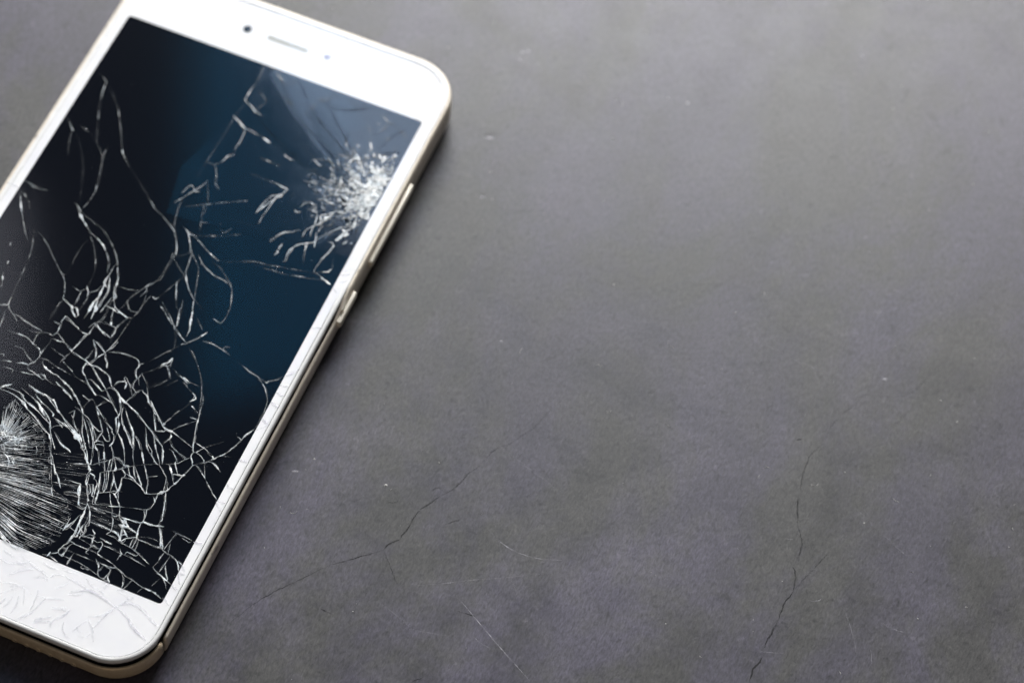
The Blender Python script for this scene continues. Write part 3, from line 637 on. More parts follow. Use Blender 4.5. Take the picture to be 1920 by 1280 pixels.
    (0.313,0.75,[(13.06,-54.59),(12.67,-55.53),(12.53,-56.93)]),
    (0.23,0.7,[(14.51,-50.98),(16.26,-50.83),(17.66,-50.83),(18.9,-51.05)]),
    (0.184,0.7,[(17.79,-48.61),(18.35,-49.44),(18.84,-50.93)]),
    (0.23,0.75,[(18.9,-51.05),(19.89,-51.08),(20.8,-51.75),(21.82,-52.38)]),
    (0.23,0.75,[(18.31,-52.08),(18.9,-51.05)]),
    (0.207,0.7,[(18.42,-52.03),(20.41,-52.08),(21.35,-52.28)]),
    (0.276,0.85,[(14.51,-54.22),(15.6,-53.89),(17.13,-54.14)]),
    (0.23,0.75,[(16.32,-53.11),(16.72,-54.16),(16.79,-55.36)]),
    (0.184,0.65,[(15.46,-53.34),(16.68,-53.26)]),
    (0.276,0.85,[(17.78,-53.24),(18.84,-53.38),(20.3,-53.51)]),
    (0.207,0.7,[(21.7,-52.43),(22.93,-52.65),(23.99,-52.8),(25.1,-53.08)]),
    (0.276,0.85,[(25.1,-53.08),(26.34,-53.6),(27.75,-54.19),(28.57,-54.44)]),
    (0.207,0.7,[(23.51,-53.78),(24.67,-53.87),(25.54,-53.95)]),
    (0.184,0.65,[(18.66,-54.38),(20.16,-54.33),(21.51,-54.5),(22.67,-54.6)]),
    (0.184,0.65,[(22.67,-54.6),(24.18,-54.55),(25.98,-54.82),(28.07,-55.11)]),
    (0.299,0.8,[(22.9,-54.5),(22.65,-55.37),(22.63,-56.14)]),
    (0.207,0.7,[(22.05,-53.65),(22.55,-54.35)]),
    (0.23,0.75,[(17.6,-54.24),(18.33,-53.76),(18.77,-54.33),(18.75,-55.11),(18.68,-56.05)]),
    (0.207,0.75,[(13.63,-56.29),(15.03,-56.29),(16.72,-56.31),(18.66,-56.29)]),
    (0.253,0.8,[(19.05,-56.5),(20.39,-56.67),(22.26,-57.06)]),
    (0.253,0.85,[(22.26,-57.06),(23.32,-57.5),(24.56,-58.02)]),
    (0.23,0.75,[(16.83,-56.26),(16.52,-57.0),(17.28,-57.13)]),
    (0.207,0.75,[(16.65,-56.18),(17.18,-55.04),(18.36,-55.43)]),
    (0.184,0.6,[(14.32,-54.92),(15.49,-55.01),(16.72,-55.24),(18.36,-55.43)]),
    (0.184,0.6,[(13.26,-57.98),(14.77,-57.93),(16.45,-57.95),(18.14,-57.97),(19.24,-57.94)]),
    (0.184,0.6,[(13.1,-59.27),(14.67,-59.34),(16.64,-59.38),(18.8,-59.79),(20.74,-60.3)]),
    (0.207,0.65,[(18.92,-57.32),(19.59,-58.09),(20.01,-58.36)]),
    (0.276,0.8,[(19.58,-57.79),(20.12,-58.31),(20.67,-60.18)]),
    (0.207,0.7,[(20.75,-58.18),(20.63,-59.29)]),
    (0.207,0.65,[(20.04,-57.89),(21.32,-57.93),(22.64,-57.8)]),
    (0.207,0.65,[(20.91,-57.96),(22.32,-58.25),(22.53,-57.85)]),
    (0.23,0.7,[(22.53,-57.85),(22.52,-58.92),(22.18,-60.42)]),
    (0.299,0.8,[(22.51,-58.62),(22.62,-59.93),(23.53,-60.88)]),
    (0.23,0.7,[(21.27,-60.52),(21.84,-60.57),(22.89,-60.71)]),
    (0.253,0.85,[(24.43,-57.77),(25.61,-58.46),(27.06,-58.58)]),
    (0.253,0.85,[(27.06,-58.58),(28.51,-58.99),(29.61,-59.26),(30.99,-59.26)]),
    (0.253,0.7,[(24.8,-58.22),(25.52,-59.1),(26.04,-60.38),(25.95,-61.02)]),
    (0.184,0.65,[(27.12,-58.7),(26.82,-59.74),(26.46,-60.94)]),
    (0.138,0.5,[(29.56,-59.43),(29.14,-60.52)]),
    (0.322,0.9,[(19.34,-48.08),(20.25,-48.76),(20.69,-49.34)]),
    (0.276,0.9,[(19.98,-47.95),(21.07,-48.71),(21.44,-49.16)]),
    (0.23,0.8,[(19.51,-49.24),(20.69,-49.34),(21.44,-49.16)]),
    (0.299,0.9,[(20.47,-49.74),(20.89,-51.1),(20.98,-51.83)]),
    (0.322,0.85,[(20.7,-49.64),(21.62,-50.62),(21.98,-50.77)]),
    (0.23,0.75,[(20.11,-50.68),(20.91,-51.7)]),
    (0.23,0.7,[(21.5,-49.29),(23.32,-49.57)]),
    (0.184,0.65,[(23.29,-47.57),(23.41,-48.91),(23.88,-50.4)]),
    (0.207,0.65,[(21.58,-52.18),(22.12,-51.33),(23.03,-50.92)]),
    (0.253,0.8,[(23.31,-50.65),(23.43,-51.98),(23.52,-52.7)]),
    (0.23,0.75,[(24.01,-50.65),(24.06,-51.85),(24.04,-52.63)]),
    (0.23,0.75,[(24.48,-50.75),(24.77,-52.15),(24.68,-52.8)]),
    (0.23,0.75,[(22.4,-51.05),(23.7,-50.32),(24.41,-50.62)]),
    (0.184,0.65,[(22.07,-51.5),(22.21,-52.05),(21.82,-52.38)]),
    (0.276,0.8,[(12.5,-49.54),(12.47,-51.11),(12.74,-52.69),(13.08,-54.69),(12.69,-56.09)]),
    (0.276,0.8,[(13.63,-49.82),(14.16,-50.83),(13.93,-52.01),(14.63,-53.09)]),
    (0.23,0.8,[(12.55,-50.45),(12.7,-52.09),(12.9,-53.54),(12.93,-54.14)]),
    (0.253,0.8,[(13.01,-52.42),(13.88,-53.27),(13.86,-54.04)]),
    (0.253,0.85,[(12.69,-56.09),(12.17,-57.24),(11.67,-58.68)]),
    (0.23,0.75,[(12.8,-56.04),(13.57,-56.17)]),
    (0.207,0.7,[(13.41,-56.39),(13.05,-57.31),(13.0,-58.55),(13.05,-59.44)]),
    (0.23,0.75,[(11.67,-58.68),(11.98,-57.94),(12.66,-57.64),(13.26,-57.98)]),
    (0.23,0.75,[(11.74,-58.8),(12.11,-59.25),(12.87,-59.37)]),
    (0.322,0.7,[(12.65,-59.47),(12.86,-59.07)]),
    (0.207,0.65,[(14.57,-58.62),(14.56,-59.39),(14.49,-60.33)]),
    (0.184,0.65,[(14.65,-57.98),(14.6,-59.22),(14.51,-60.62)]),
    (0.23,0.8,[(10.62,-51.61),(10.63,-52.69),(10.76,-54.02)]),
    (0.253,0.8,[(11.66,-52.24),(11.32,-53.47),(11.01,-54.22)]),
    (0.23,0.75,[(10.75,-59.85),(11.48,-59.38),(11.98,-59.0)]),
    (0.23,0.75,[(9.45,-60.57),(10.6,-60.37),(11.55,-60.56),(12.66,-60.83)]),
    (0.23,0.7,[(10.33,-60.64),(10.55,-59.48)]),
    (0.184,0.6,[(17.14,-60.07),(17.67,-60.29)]),
    (0.184,0.6,[(18.06,-59.97),(18.64,-60.02)]),
    (0.138,0.5,[(24.59,-50.7),(26.62,-50.57)]),
    (0.138,0.4,[(20.78,-47.6),(22.3,-47.55),(23.51,-47.17)]),
    (0.184,0.65,[(24.67,-50.58),(26.15,-50.58),(27.24,-50.67)]),
    (0.23,0.75,[(27.24,-50.67),(28.25,-50.63),(29.3,-50.65)]),
    (0.276,0.85,[(28.67,-50.28),(29.35,-50.47)]),
    (0.184,0.6,[(21.87,-47.39),(23.05,-47.36),(23.52,-46.83)]),
    (0.184,0.55,[(25.68,-46.69),(26.73,-46.4),(27.52,-46.21)]),
    (0.23,0.75,[(27.24,-46.83),(28.1,-48.25),(29.15,-50.07)]),
    (0.184,0.7,[(26.99,-46.94),(27.85,-48.2),(28.91,-50.17)]),
    (0.161,0.5,[(24.33,-49.91),(25.61,-49.51),(27.03,-49.37),(28.33,-49.61)]),
    (0.184,0.65,[(28.33,-49.61),(28.79,-50.23),(28.61,-50.47)]),
    (0.207,0.7,[(29.66,-50.49),(29.8,-49.29),(29.96,-48.41),(30.11,-47.53),(30.32,-46.46)]),
    (0.161,0.55,[(30.35,-46.52),(31.86,-46.59),(33.72,-46.75)]),
    (0.138,0.4,[(29.14,-46.48),(30.35,-46.52)]),
    (0.115,0.3,[(31.14,-46.91),(33.43,-47.37)]),
    (0.184,0.6,[(29.96,-48.41),(30.43,-49.67),(30.65,-50.71)]),
    (0.207,0.65,[(29.49,-50.73),(30.85,-51.11)]),
    (0.207,0.7,[(31.28,-51.08),(32.34,-51.42),(33.15,-51.87)]),
    (0.276,0.8,[(32.96,-51.79),(33.6,-52.48),(34.19,-53.51)]),
    (0.207,0.6,[(33.21,-51.69),(34.14,-52.08)]),
    (0.184,0.6,[(29.99,-51.16),(29.9,-51.85),(29.8,-52.54)]),
    (0.161,0.5,[(29.82,-53.18),(29.44,-54.47)]),
    (0.207,0.6,[(31.3,-51.72),(31.22,-52.72),(31.08,-53.91),(30.93,-55.1)]),
    (0.207,0.65,[(31.16,-52.91),(31.76,-54.1),(32.4,-55.1),(33.04,-55.78)]),
    (0.23,0.75,[(29.45,-54.79),(30.64,-55.39),(31.88,-55.81)]),
    (0.299,0.8,[(30.64,-55.39),(32.0,-55.76)]),
    (0.276,0.75,[(32.06,-55.89),(33.11,-56.23),(33.98,-56.49)]),
    (0.161,0.5,[(31.82,-56.0),(31.43,-56.97),(30.93,-58.31)]),
    (0.184,0.5,[(32.32,-56.1),(33.2,-56.99),(33.78,-57.85)]),
    (0.253,0.8,[(32.0,-59.27),(33.04,-59.61),(33.78,-59.92)]),
    (0.207,0.7,[(30.04,-59.17),(31.39,-59.22),(32.37,-59.43)]),
    (0.276,0.9,[(31.97,-59.21),(32.36,-59.27)]),
    (0.258,0.6,[(26.18,-8.45),(27.78,-8.93),(29.74,-9.44)]),
    (0.221,0.5,[(29.74,-9.44),(31.69,-9.96)]),
    (0.258,0.55,[(30.25,-9.81),(31.87,-11.06),(33.22,-12.81),(33.83,-14.11)]),
    (0.221,0.45,[(33.67,-13.78),(34.03,-15.96),(34.1,-18.26),(34.02,-20.23)]),
    (0.258,0.5,[(31.68,-9.57),(33.16,-8.71),(33.77,-7.84),(34.45,-6.36)]),
    (0.331,0.75,[(33.75,-20.73),(32.95,-22.24),(32.71,-23.5)]),
    (0.294,0.65,[(32.95,-22.24),(32.33,-24.81),(31.55,-26.69),(30.61,-28.24),(29.46,-29.32)]),
    (0.221,0.4,[(31.05,-22.51),(31.71,-23.17),(32.2,-23.15)]),
    (0.184,0.3,[(30.61,-28.24),(32.63,-27.54)]),
    (0.184,0.35,[(15.24,-9.34),(17.05,-10.93)]),
    (0.184,0.4,[(18.28,-12.37),(20.13,-15.1),(21.24,-17.36),(22.39,-20.75)]),
    (0.331,0.65,[(11.24,-14.51),(12.81,-14.21),(12.49,-12.17)]),
    (0.331,0.55,[(11.1,-14.58),(12.12,-13.52),(12.49,-12.17)]),
    (0.258,0.5,[(12.45,-14.17),(14.16,-16.57)]),
    (0.258,0.55,[(13.62,-14.44),(15.83,-15.44),(17.6,-16.23)]),
    (0.294,0.6,[(16.81,-16.38),(18.51,-17.39),(20.27,-18.18)]),
    (0.258,0.45,[(15.39,-15.24),(18.16,-15.98),(20.89,-15.94)]),
    (0.221,0.35,[(20.27,-18.18),(19.82,-20.72),(18.52,-23.63),(17.52,-26.39)]),
    (0.294,0.5,[(20.73,-18.76),(20.18,-19.39)]),
    (0.221,0.3,[(11.17,-19.87),(13.1,-18.23),(13.62,-17.21)]),
    (0.184,0.25,[(13.98,-18.62),(15.59,-16.33)]),
    (0.184,0.3,[(8.86,-14.58),(10.18,-12.4),(11.8,-10.08),(13.37,-8.37)]),
    (0.184,0.3,[(9.71,-16.97),(11.0,-15.41),(11.6,-14.55)]),
    (0.221,0.35,[(20.92,-22.95),(22.9,-22.84)]),
    (0.515,0.85,[(-14.91,-32.19),(-13.38,-31.98),(-11.31,-32.29),(-9.26,-33.06),(-7.94,-34.01)]),
    (0.442,0.85,[(-7.94,-34.01),(-6.53,-34.61),(-5.0,-35.45),(-3.34,-36.53),(-1.6,-37.27)]),
    (0.368,0.8,[(-1.6,-37.27),(-0.26,-38.79),(0.66,-40.78),(1.92,-42.91)]),
    (0.258,0.7,[(1.92,-42.91),(3.19,-45.32),(4.75,-48.17),(5.53,-49.0)]),
    (0.515,0.9,[(-11.12,-31.12),(-9.3,-32.47),(-7.68,-32.97),(-5.7,-33.63),(-4.17,-34.47),(-2.42,-35.21)]),
    (0.442,0.85,[(-11.3,-30.28),(-9.31,-30.94),(-7.33,-31.59),(-5.79,-32.44),(-4.25,-33.29),(-2.81,-34.48)]),
    (0.442,0.85,[(-2.68,-34.72),(-1.77,-36.44),(-0.3,-38.21),(1.03,-39.72)]),
    (0.368,0.8,[(-1.47,-36.0),(-0.16,-36.94),(1.26,-38.11),(2.86,-38.61),(4.07,-39.12)]),
    (0.515,0.9,[(1.26,-38.11),(2.3,-38.56),(3.56,-38.9)]),
    (0.442,0.8,[(-9.89,-29.34),(-8.03,-29.75),(-6.09,-29.81),(-4.25,-30.22),(-2.8,-31.42)]),
    (0.442,0.85,[(-5.74,-29.97),(-3.72,-31.22),(-2.19,-32.07),(-0.66,-32.91)]),
    (0.442,0.85,[(-2.77,-33.54),(-1.28,-33.8),(0.33,-34.3),(1.72,-34.89),(3.11,-35.49)]),
    (0.515,0.85,[(-1.01,-32.76),(0.64,-33.86),(2.51,-34.85),(4.15,-35.93),(5.22,-36.96)]),
    (0.368,0.8,[(5.22,-36.96),(6.17,-37.74),(7.49,-39.25),(8.32,-40.08)]),
    (0.368,0.75,[(2.35,-42.72),(3.33,-44.07),(4.38,-44.79),(5.71,-46.57)]),
    (0.368,0.75,[(1.0,-40.93),(2.35,-42.72),(3.58,-44.55)]),
    (0.294,0.65,[(3.55,-43.97),(4.74,-45.22),(5.95,-46.76)]),
    (0.442,0.7,[(-15.04,-31.94),(-14.43,-31.05),(-13.24,-30.22)]),
    (0.368,0.7,[(-15.31,-31.45),(-13.28,-31.16),(-11.34,-31.22),(-10.06,-31.58)]),
    (0.442,0.75,[(-10.38,-28.94),(-8.74,-29.45),(-7.24,-29.71)]),
    (0.368,0.7,[(-8.38,-31.14),(-6.49,-32.14),(-4.56,-33.73),(-3.12,-34.92)]),
    (0.368,0.7,[(-8.21,-30.45),(-5.96,-31.6),(-4.34,-32.1),(-2.81,-32.95)]),
    (0.294,0.6,[(-1.59,-34.24),(-0.45,-34.34),(0.15,-34.98),(-1.5,-33.89)]),
    (0.294,0.6,[(-1.81,-35.85),(-1.42,-35.07),(-0.1,-34.49)]),
    (0.662,0.9,[(-9.71,-41.77),(-8.82,-40.93),(-7.45,-40.47),(-6.45,-40.33)]),
    (0.662,0.85,[(-9.16,-42.28),(-8.06,-41.34),(-6.68,-40.88)]),
    (0.515,0.8,[(-8.92,-43.23),(-8.32,-42.36),(-7.64,-41.61)]),
    (0.442,0.8,[(-10.24,-40.8),(-9.72,-40.27),(-9.23,-40.66)]),
    (0.368,0.7,[(-7.83,-44.24),(-6.44,-44.83),(-5.6,-45.64),(-5.15,-47.23),(-4.59,-48.76)]),
    (0.368,0.7,[(-6.23,-44.73),(-5.64,-44.32),(-4.73,-45.26)]),
    (0.294,0.6,[(-5.53,-45.02),(-4.58,-45.79)]),
    (0.294,0.6,[(8.92,-44.56),(9.7,-46.57),(10.69,-48.47)]),
    (0.368,0.7,[(8.32,-40.08),(9.27,-41.15),(9.12,-42.4)]),
    (0.368,0.75,[(9.52,-41.63),(9.96,-43.51),(10.74,-45.52),(12.04,-47.0)]),
    (0.294,0.6,[(5.04,-41.23),(6.47,-40.9),(7.99,-40.22)]),
    (0.294,0.6,[(5.82,-44.75),(7.37,-44.65),(9.02,-44.51)]),
    (0.258,0.55,[(7.51,-46.95),(9.36,-46.43)]),
    (0.368,0.7,[(10.17,-49.0),(11.83,-49.14),(12.23,-48.38)]),
    (0.442,0.8,[(12.23,-48.38),(12.45,-50.32),(12.57,-52.59),(12.79,-54.51),(12.58,-56.62)]),
    (0.368,0.75,[(11.9,-50.28),(11.65,-51.83),(10.86,-53.34),(10.5,-54.66)]),
    (0.368,0.75,[(10.67,-51.98),(10.52,-53.2),(10.59,-54.33)]),
    (0.368,0.7,[(12.36,-50.65),(12.91,-52.73),(14.04,-53.38)]),
    (0.294,0.6,[(12.08,-47.57),(13.24,-48.81),(13.68,-50.65)]),
]
BEZEL_CRACKS = [
    (0.276,0.5,[(12.88,-64.13),(13.6,-63.14),(15.05,-62.73),(16.46,-63.01),(18.63,-63.19),(20.12,-63.66)]),
    (0.414,0.6,[(19.29,-64.47),(20.33,-63.67),(22.02,-63.72),(24.1,-64.15),(26.02,-64.65),(26.88,-64.72)]),
    (0.414,0.7,[(26.88,-64.72),(28.26,-65.0),(29.66,-65.72),(31.07,-66.88),(32.29,-67.67),(33.49,-68.02),(34.95,-68.48)]),
    (0.368,0.6,[(27.07,-64.3),(28.19,-63.25),(29.64,-62.84),(31.02,-63.13),(32.58,-63.78),(34.49,-64.71),(35.53,-65.15)]),
    (0.322,0.6,[(26.92,-64.81),(26.16,-66.15),(25.79,-67.42),(25.34,-68.95),(24.89,-70.47)]),
    (0.276,0.5,[(26.09,-66.4),(25.02,-67.53),(23.1,-68.6)]),
    (0.322,0.5,[(23.38,-69.14),(24.44,-70.0),(25.34,-70.93),(26.27,-72.73)]),
    (0.276,0.4,[(23.38,-69.14),(22.51,-70.63),(21.82,-72.47)]),
    (0.276,0.5,[(17.45,-67.29),(16.01,-67.7),(14.06,-68.33),(12.52,-68.56)]),
    (0.368,0.6,[(16.2,-69.63),(17.64,-69.22),(18.55,-68.59)]),
    (0.414,0.6,[(14.32,-73.11),(15.64,-72.09),(17.05,-71.25)]),
    (0.414,0.6,[(14.44,-73.72),(15.42,-72.85),(17.36,-72.22)]),
    (0.276,0.5,[(19.54,-71.27),(19.68,-72.31),(20.67,-73.42),(22.14,-73.87)]),
    (0.368,0.5,[(17.93,-73.3),(17.38,-72.65),(17.67,-71.64),(18.97,-70.19),(19.41,-68.66)]),
    (0.276,0.4,[(7.09,-68.93),(8.68,-68.0),(10.52,-68.32),(11.58,-68.75)]),
    (0.276,0.4,[(8.4,-69.03),(8.56,-71.64),(7.8,-73.31)]),
    (0.276,0.4,[(9.49,-69.89),(9.95,-71.92),(9.72,-73.8)]),
    (0.276,0.4,[(5.34,-67.22),(6.64,-65.75),(8.03,-64.45),(9.22,-63.93)]),
    (0.276,0.4,[(4.92,-68.76),(6.7,-68.2),(8.25,-67.97)]),
    (0.276,0.4,[(10.1,-65.58),(11.52,-64.73),(12.93,-65.02)]),
    (0.276,0.4,[(9.75,-68.43),(10.52,-69.88),(11.13,-71.4)]),
    (0.276,0.4,[(12.11,-67.4),(12.52,-68.56),(12.69,-71.61)]),
    (0.276,0.45,[(14.23,-68.26),(13.65,-70.3),(13.22,-71.82),(12.45,-73.49)]),
    (0.276,0.4,[(17.7,-65.39),(18.62,-64.76),(19.54,-64.14)]),
    (0.368,0.5,[(17.72,-65.83),(19.17,-65.42),(20.16,-64.54)]),
    (0.276,0.4,[(14.95,-65.7),(16.11,-64.74),(16.48,-63.45)]),
    (0.276,0.35,[(2.64,-64.56),(4.39,-64.69),(6.19,-64.13),(8.02,-62.87)]),
    (0.276,0.35,[(2.42,-62.6),(4.38,-63.11),(6.09,-63.95),(7.84,-64.09)]),
    (0.276,0.35,[(5.54,-62.14),(7.15,-62.8),(8.83,-63.2),(11.04,-63.81),(12.64,-64.47)]),
    (0.276,0.35,[(10.23,-61.9),(11.91,-62.3),(13.12,-62.22)]),
    (0.276,0.35,[(14.14,-61.77),(15.78,-61.73),(17.23,-61.32)]),
    (0.276,0.35,[(19.17,-61.82),(20.85,-62.66),(22.58,-62.8),(23.63,-63.24)]),
    (0.276,0.35,[(23.26,-62.5),(23.12,-61.44),(23.8,-61.14)]),
    (0.276,0.35,[(25.46,-61.54),(26.85,-61.83),(28.33,-62.3),(27.85,-63.4)]),
    (0.276,0.35,[(29.08,-61.74),(28.08,-62.63)]),
    (0.276,0.35,[(17.54,-69.04),(18.93,-69.32),(19.51,-68.84)]),
    (0.322,0.4,[(33.81,-59.66),(35.73,-60.61)]),
    (0.276,0.35,[(11.31,-74.43),(12.02,-73.45),(12.74,-72.47)]),
    (0.276,0.35,[(22.02,-71.28),(22.99,-71.96),(23.85,-72.03)]),
    (0.276,0.35,[(23.29,-72.93),(24.72,-72.52),(25.02,-71.51)]),
    (0.276,0.3,[(7.5,-71.21),(7.07,-72.74)]),
    (0.276,0.3,[(6.1,-70.93),(7.39,-69.47),(8.54,-68.52)]),
    (0.322,0.6,[(34.03,-46.94),(34.77,-46.78),(35.69,-46.54)]),
    (0.368,0.6,[(34.22,-53.58),(34.8,-53.72),(35.54,-53.72)]),
    (0.276,0.45,[(34.19,-53.67),(34.78,-54.86),(35.61,-55.93)]),
    (0.322,0.5,[(34.02,-52.14),(35.28,-53.19)]),
    (0.368,0.6,[(34.04,-56.46),(34.9,-56.88),(35.76,-57.14)]),
    (0.276,0.4,[(33.89,-59.55),(35.0,-60.02)]),
    (0.368,0.6,[(34.39,-6.98),(35.5,-5.69),(36.25,-4.36)]),
    (0.322,0.6,[(34.18,-9.44),(35.95,-8.85)]),
    (0.368,0.6,[(34.31,-11.15),(36.02,-11.18)]),
    (0.414,0.7,[(34.38,-13.47),(36.17,-14.04)]),
    (0.414,0.7,[(34.43,-17.53),(35.94,-18.22)]),
    (0.276,0.5,[(34.17,-20.54),(35.4,-19.23),(36.22,-18.09)]),
    (0.414,0.7,[(34.1,-27.46),(35.85,-27.25)]),
    (0.46,0.8,[(34.22,-33.26),(35.91,-34.0)]),
    (0.322,0.5,[(34.0,-37.28),(35.94,-37.16)]),
    (0.46,0.6,[(34.14,-37.58),(35.86,-39.05)]),
    (0.276,0.5,[(34.22,5.05),(36.44,6.04)]),
    (0.23,0.4,[(34.23,15.47),(35.55,14.68)]),
    (0.23,0.4,[(34.83,17.11),(36.58,18.35)]),
    (0.23,0.4,[(34.13,18.64),(36.29,19.83)]),
    (0.23,0.35,[(34.75,19.83),(36.01,21.32)]),
    (0.23,0.35,[(35.07,31.17),(36.25,30.29)]),
    (0.276,0.3,[(2.2,65.64),(6.44,66.58),(8.66,65.14),(10.87,63.71)]),
    (0.276,0.3,[(6.04,70.84),(8.73,70.09),(11.22,69.75)]),
    (0.276,0.3,[(0.65,63.95),(4.24,64.6),(6.07,67.4)]),
    (0.276,0.25,[(10.84,74.02),(11.22,69.75),(12.24,65.8),(16.96,63.08)]),
    (0.276,0.25,[(21.5,67.58),(24.54,69.44),(28.46,69.28)]),
    (0.276,0.25,[(27.25,66.79),(29.27,64.81),(31.45,62.45)]),
    (0.276,0.25,[(31.45,62.45),(34.12,65.1),(35.99,67.87)]),
    (0.276,0.25,[(8.02,64.85),(12.8,61.19)]),
    (0.276,0.6,[(-37.11,11.6),(-34.37,11.47)]),
]
TABLE_MARKS = [
    ('c',0.184,0.5,[(83.81,12.69),(82.91,9.94),(82.38,7.7),(81.74,5.75),(80.26,3.77),(79.63,1.83),(78.17,0.52),(76.83,-1.06),(75.95,-3.75),(75.5,-5.39)]),
    ('c',0.23,0.7,[(75.5,-5.39),(74.96,-6.81),(74.1,-8.16),(73.67,-10.49),(72.94,-12.11),(72.14,-13.56),(71.06,-15.0)]),
    ('c',0.368,1.0,[(71.06,-15.0),(70.29,-16.5),(69.5,-17.94),(68.66,-19.27)]),
    ('c',0.368,1.0,[(68.71,-19.38),(68.3,-20.39),(68.29,-21.66),(68.17,-22.67),(68.16,-23.94),(67.8,-25.68),(67.72,-26.79)]),
    ('c',0.368,0.9,[(67.72,-26.79),(66.92,-27.52),(66.02,-28.67),(65.69,-30.07)]),
    ('c',0.276,0.8,[(65.69,-30.07),(64.61,-31.17),(63.43,-32.31),(62.15,-33.19),(60.98,-34.33),(59.41,-35.83),(57.71,-37.01)]),
    ('c',0.23,0.6,[(57.71,-37.01),(55.62,-39.79),(53.54,-42.55),(51.01,-45.51),(49.07,-48.51),(47.48,-51.03),(46.48,-53.6),(45.36,-55.9)]),
    ('c',0.23,0.5,[(65.69,-30.07),(67.41,-31.81),(69.04,-33.58),(70.65,-35.35),(71.22,-36.02)]),
    ('c',0.368,0.8,[(59.72,-46.27),(61.46,-46.42),(62.61,-46.52)]),
    ('c',0.368,0.8,[(83.81,-36.32),(85.66,-36.12),(87.27,-36.02)]),
    ('c',0.276,0.5,[(71.07,-13.71),(69.77,-13.32),(69.17,-14.55)]),
    ('c',0.276,0.5,[(63.92,-19.44),(63.09,-20.13),(62.02,-20.28)]),
    ('c',0.276,0.5,[(74.43,-20.23),(75.62,-19.07),(76.65,-18.17)]),
    ('c',0.276,0.6,[(81.58,-53.35),(83.37,-51.21)]),
    ('s',0.138,0.5,[(81.65,-17.36),(83.85,-18.61),(85.94,-19.58),(87.8,-20.02),(90.12,-20.26),(92.8,-20.01),(95.31,-19.35),(98.21,-18.26)]),
    ('s',0.11,0.35,[(71.16,-35.86),(75.35,-34.02),(79.0,-32.17),(82.92,-29.65),(89.73,-26.04),(96.45,-22.15)]),
    ('s',0.184,0.55,[(82.03,-33.43),(84.43,-34.52),(87.37,-36.28),(90.2,-37.77),(93.11,-39.5),(96.57,-41.28),(99.35,-42.75),(102.11,-44.21)]),
    ('s',0.11,0.35,[(88.31,-39.8),(90.34,-40.72),(92.61,-40.92)]),
    ('s',0.11,0.25,[(68.06,-40.17),(73.13,-41.61),(78.39,-43.54)]),
    ('s',0.092,0.25,[(42.89,-42.6),(45.74,-37.91),(48.13,-32.14)]),
    ('s',0.092,0.3,[(75.18,-43.74),(80.24,-42.73),(86.22,-41.32)]),
    ('s',0.092,0.25,[(59.24,-40.36),(63.42,-42.21),(67.12,-43.03)]),
    ('c',0.184,0.45,[(152.07,53.65),(150.83,50.33),(149.78,46.43),(147.37,43.31),(142.3,41.4),(140.22,40.81)]),
    ('c',0.184,0.4,[(140.22,40.81),(139.02,37.56),(137.63,34.91),(136.44,31.69),(136.24,28.92),(136.34,26.96)]),
    ('c',0.23,0.55,[(136.34,26.96),(135.36,24.87),(134.63,22.89),(134.73,20.95),(134.78,18.35),(135.46,14.73)]),
    ('c',0.368,0.9,[(135.46,13.44),(136.61,10.07),(137.28,7.8)]),
    ('c',0.368,0.95,[(137.28,7.8),(138.53,5.8),(139.76,3.8),(139.85,1.94),(140.13,-0.14)]),
    ('c',0.368,1.0,[(139.69,-1.59),(140.73,-3.01),(141.05,-4.73),(141.37,-6.45)]),
    ('c',0.368,0.85,[(141.37,-6.45),(141.12,-8.11),(140.55,-9.59),(140.64,-11.4),(140.72,-13.2)]),
    ('c',0.414,0.9,[(140.72,-13.2),(140.57,-15.1),(140.56,-16.62),(140.09,-18.34),(140.17,-20.12)]),
    ('c',0.368,0.8,[(140.49,-21.78),(140.25,-23.39),(139.68,-24.83),(139.9,-27.71)]),
    ('c',0.23,0.5,[(141.37,-6.45),(142.29,-3.57),(143.45,-0.56),(144.23,1.98),(145.1,4.25)]),
    ('s',0.11,0.4,[(153.17,12.25),(155.4,11.32),(157.94,10.22),(159.91,9.19)]),
    ('s',0.11,0.45,[(158.47,-5.73),(160.55,-6.34),(162.69,-6.32),(164.75,-6.03)]),
    ('s',0.11,0.4,[(139.19,-21.15),(141.61,-20.39),(144.5,-19.43)]),
    ('s',0.092,0.3,[(145.71,7.37),(146.98,10.16),(147.96,12.19)]),
    ('s',0.11,0.4,[(144.29,-7.03),(145.65,-7.05),(146.94,-6.05),(146.56,-5.72)]),
    ('s',0.11,0.35,[(136.23,3.64),(137.75,4.05)]),
    ('s',0.092,0.25,[(146.94,15.27),(149.43,14.44),(151.61,12.84)]),
    ('s',0.11,0.4,[(158.88,-11.93),(160.23,-15.25)]),
    ('s',0.092,0.3,[(169.96,30.96),(173.09,28.76)]),
    ('s',0.092,0.25,[(110.56,-11.58),(111.06,-10.73)]),
    ('s',0.11,0.35,[(118.41,-17.77),(120.19,-16.68)]),
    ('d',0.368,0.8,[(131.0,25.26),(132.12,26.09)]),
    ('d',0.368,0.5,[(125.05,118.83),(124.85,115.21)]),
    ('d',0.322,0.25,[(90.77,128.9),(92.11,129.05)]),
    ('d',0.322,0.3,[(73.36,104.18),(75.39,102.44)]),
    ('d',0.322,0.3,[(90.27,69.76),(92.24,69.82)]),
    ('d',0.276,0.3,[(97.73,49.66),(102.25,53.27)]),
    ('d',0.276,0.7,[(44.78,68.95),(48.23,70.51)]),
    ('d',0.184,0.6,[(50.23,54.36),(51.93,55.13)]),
    ('d',0.276,0.7,[(135.99,61.26),(137.22,61.41)]),
]
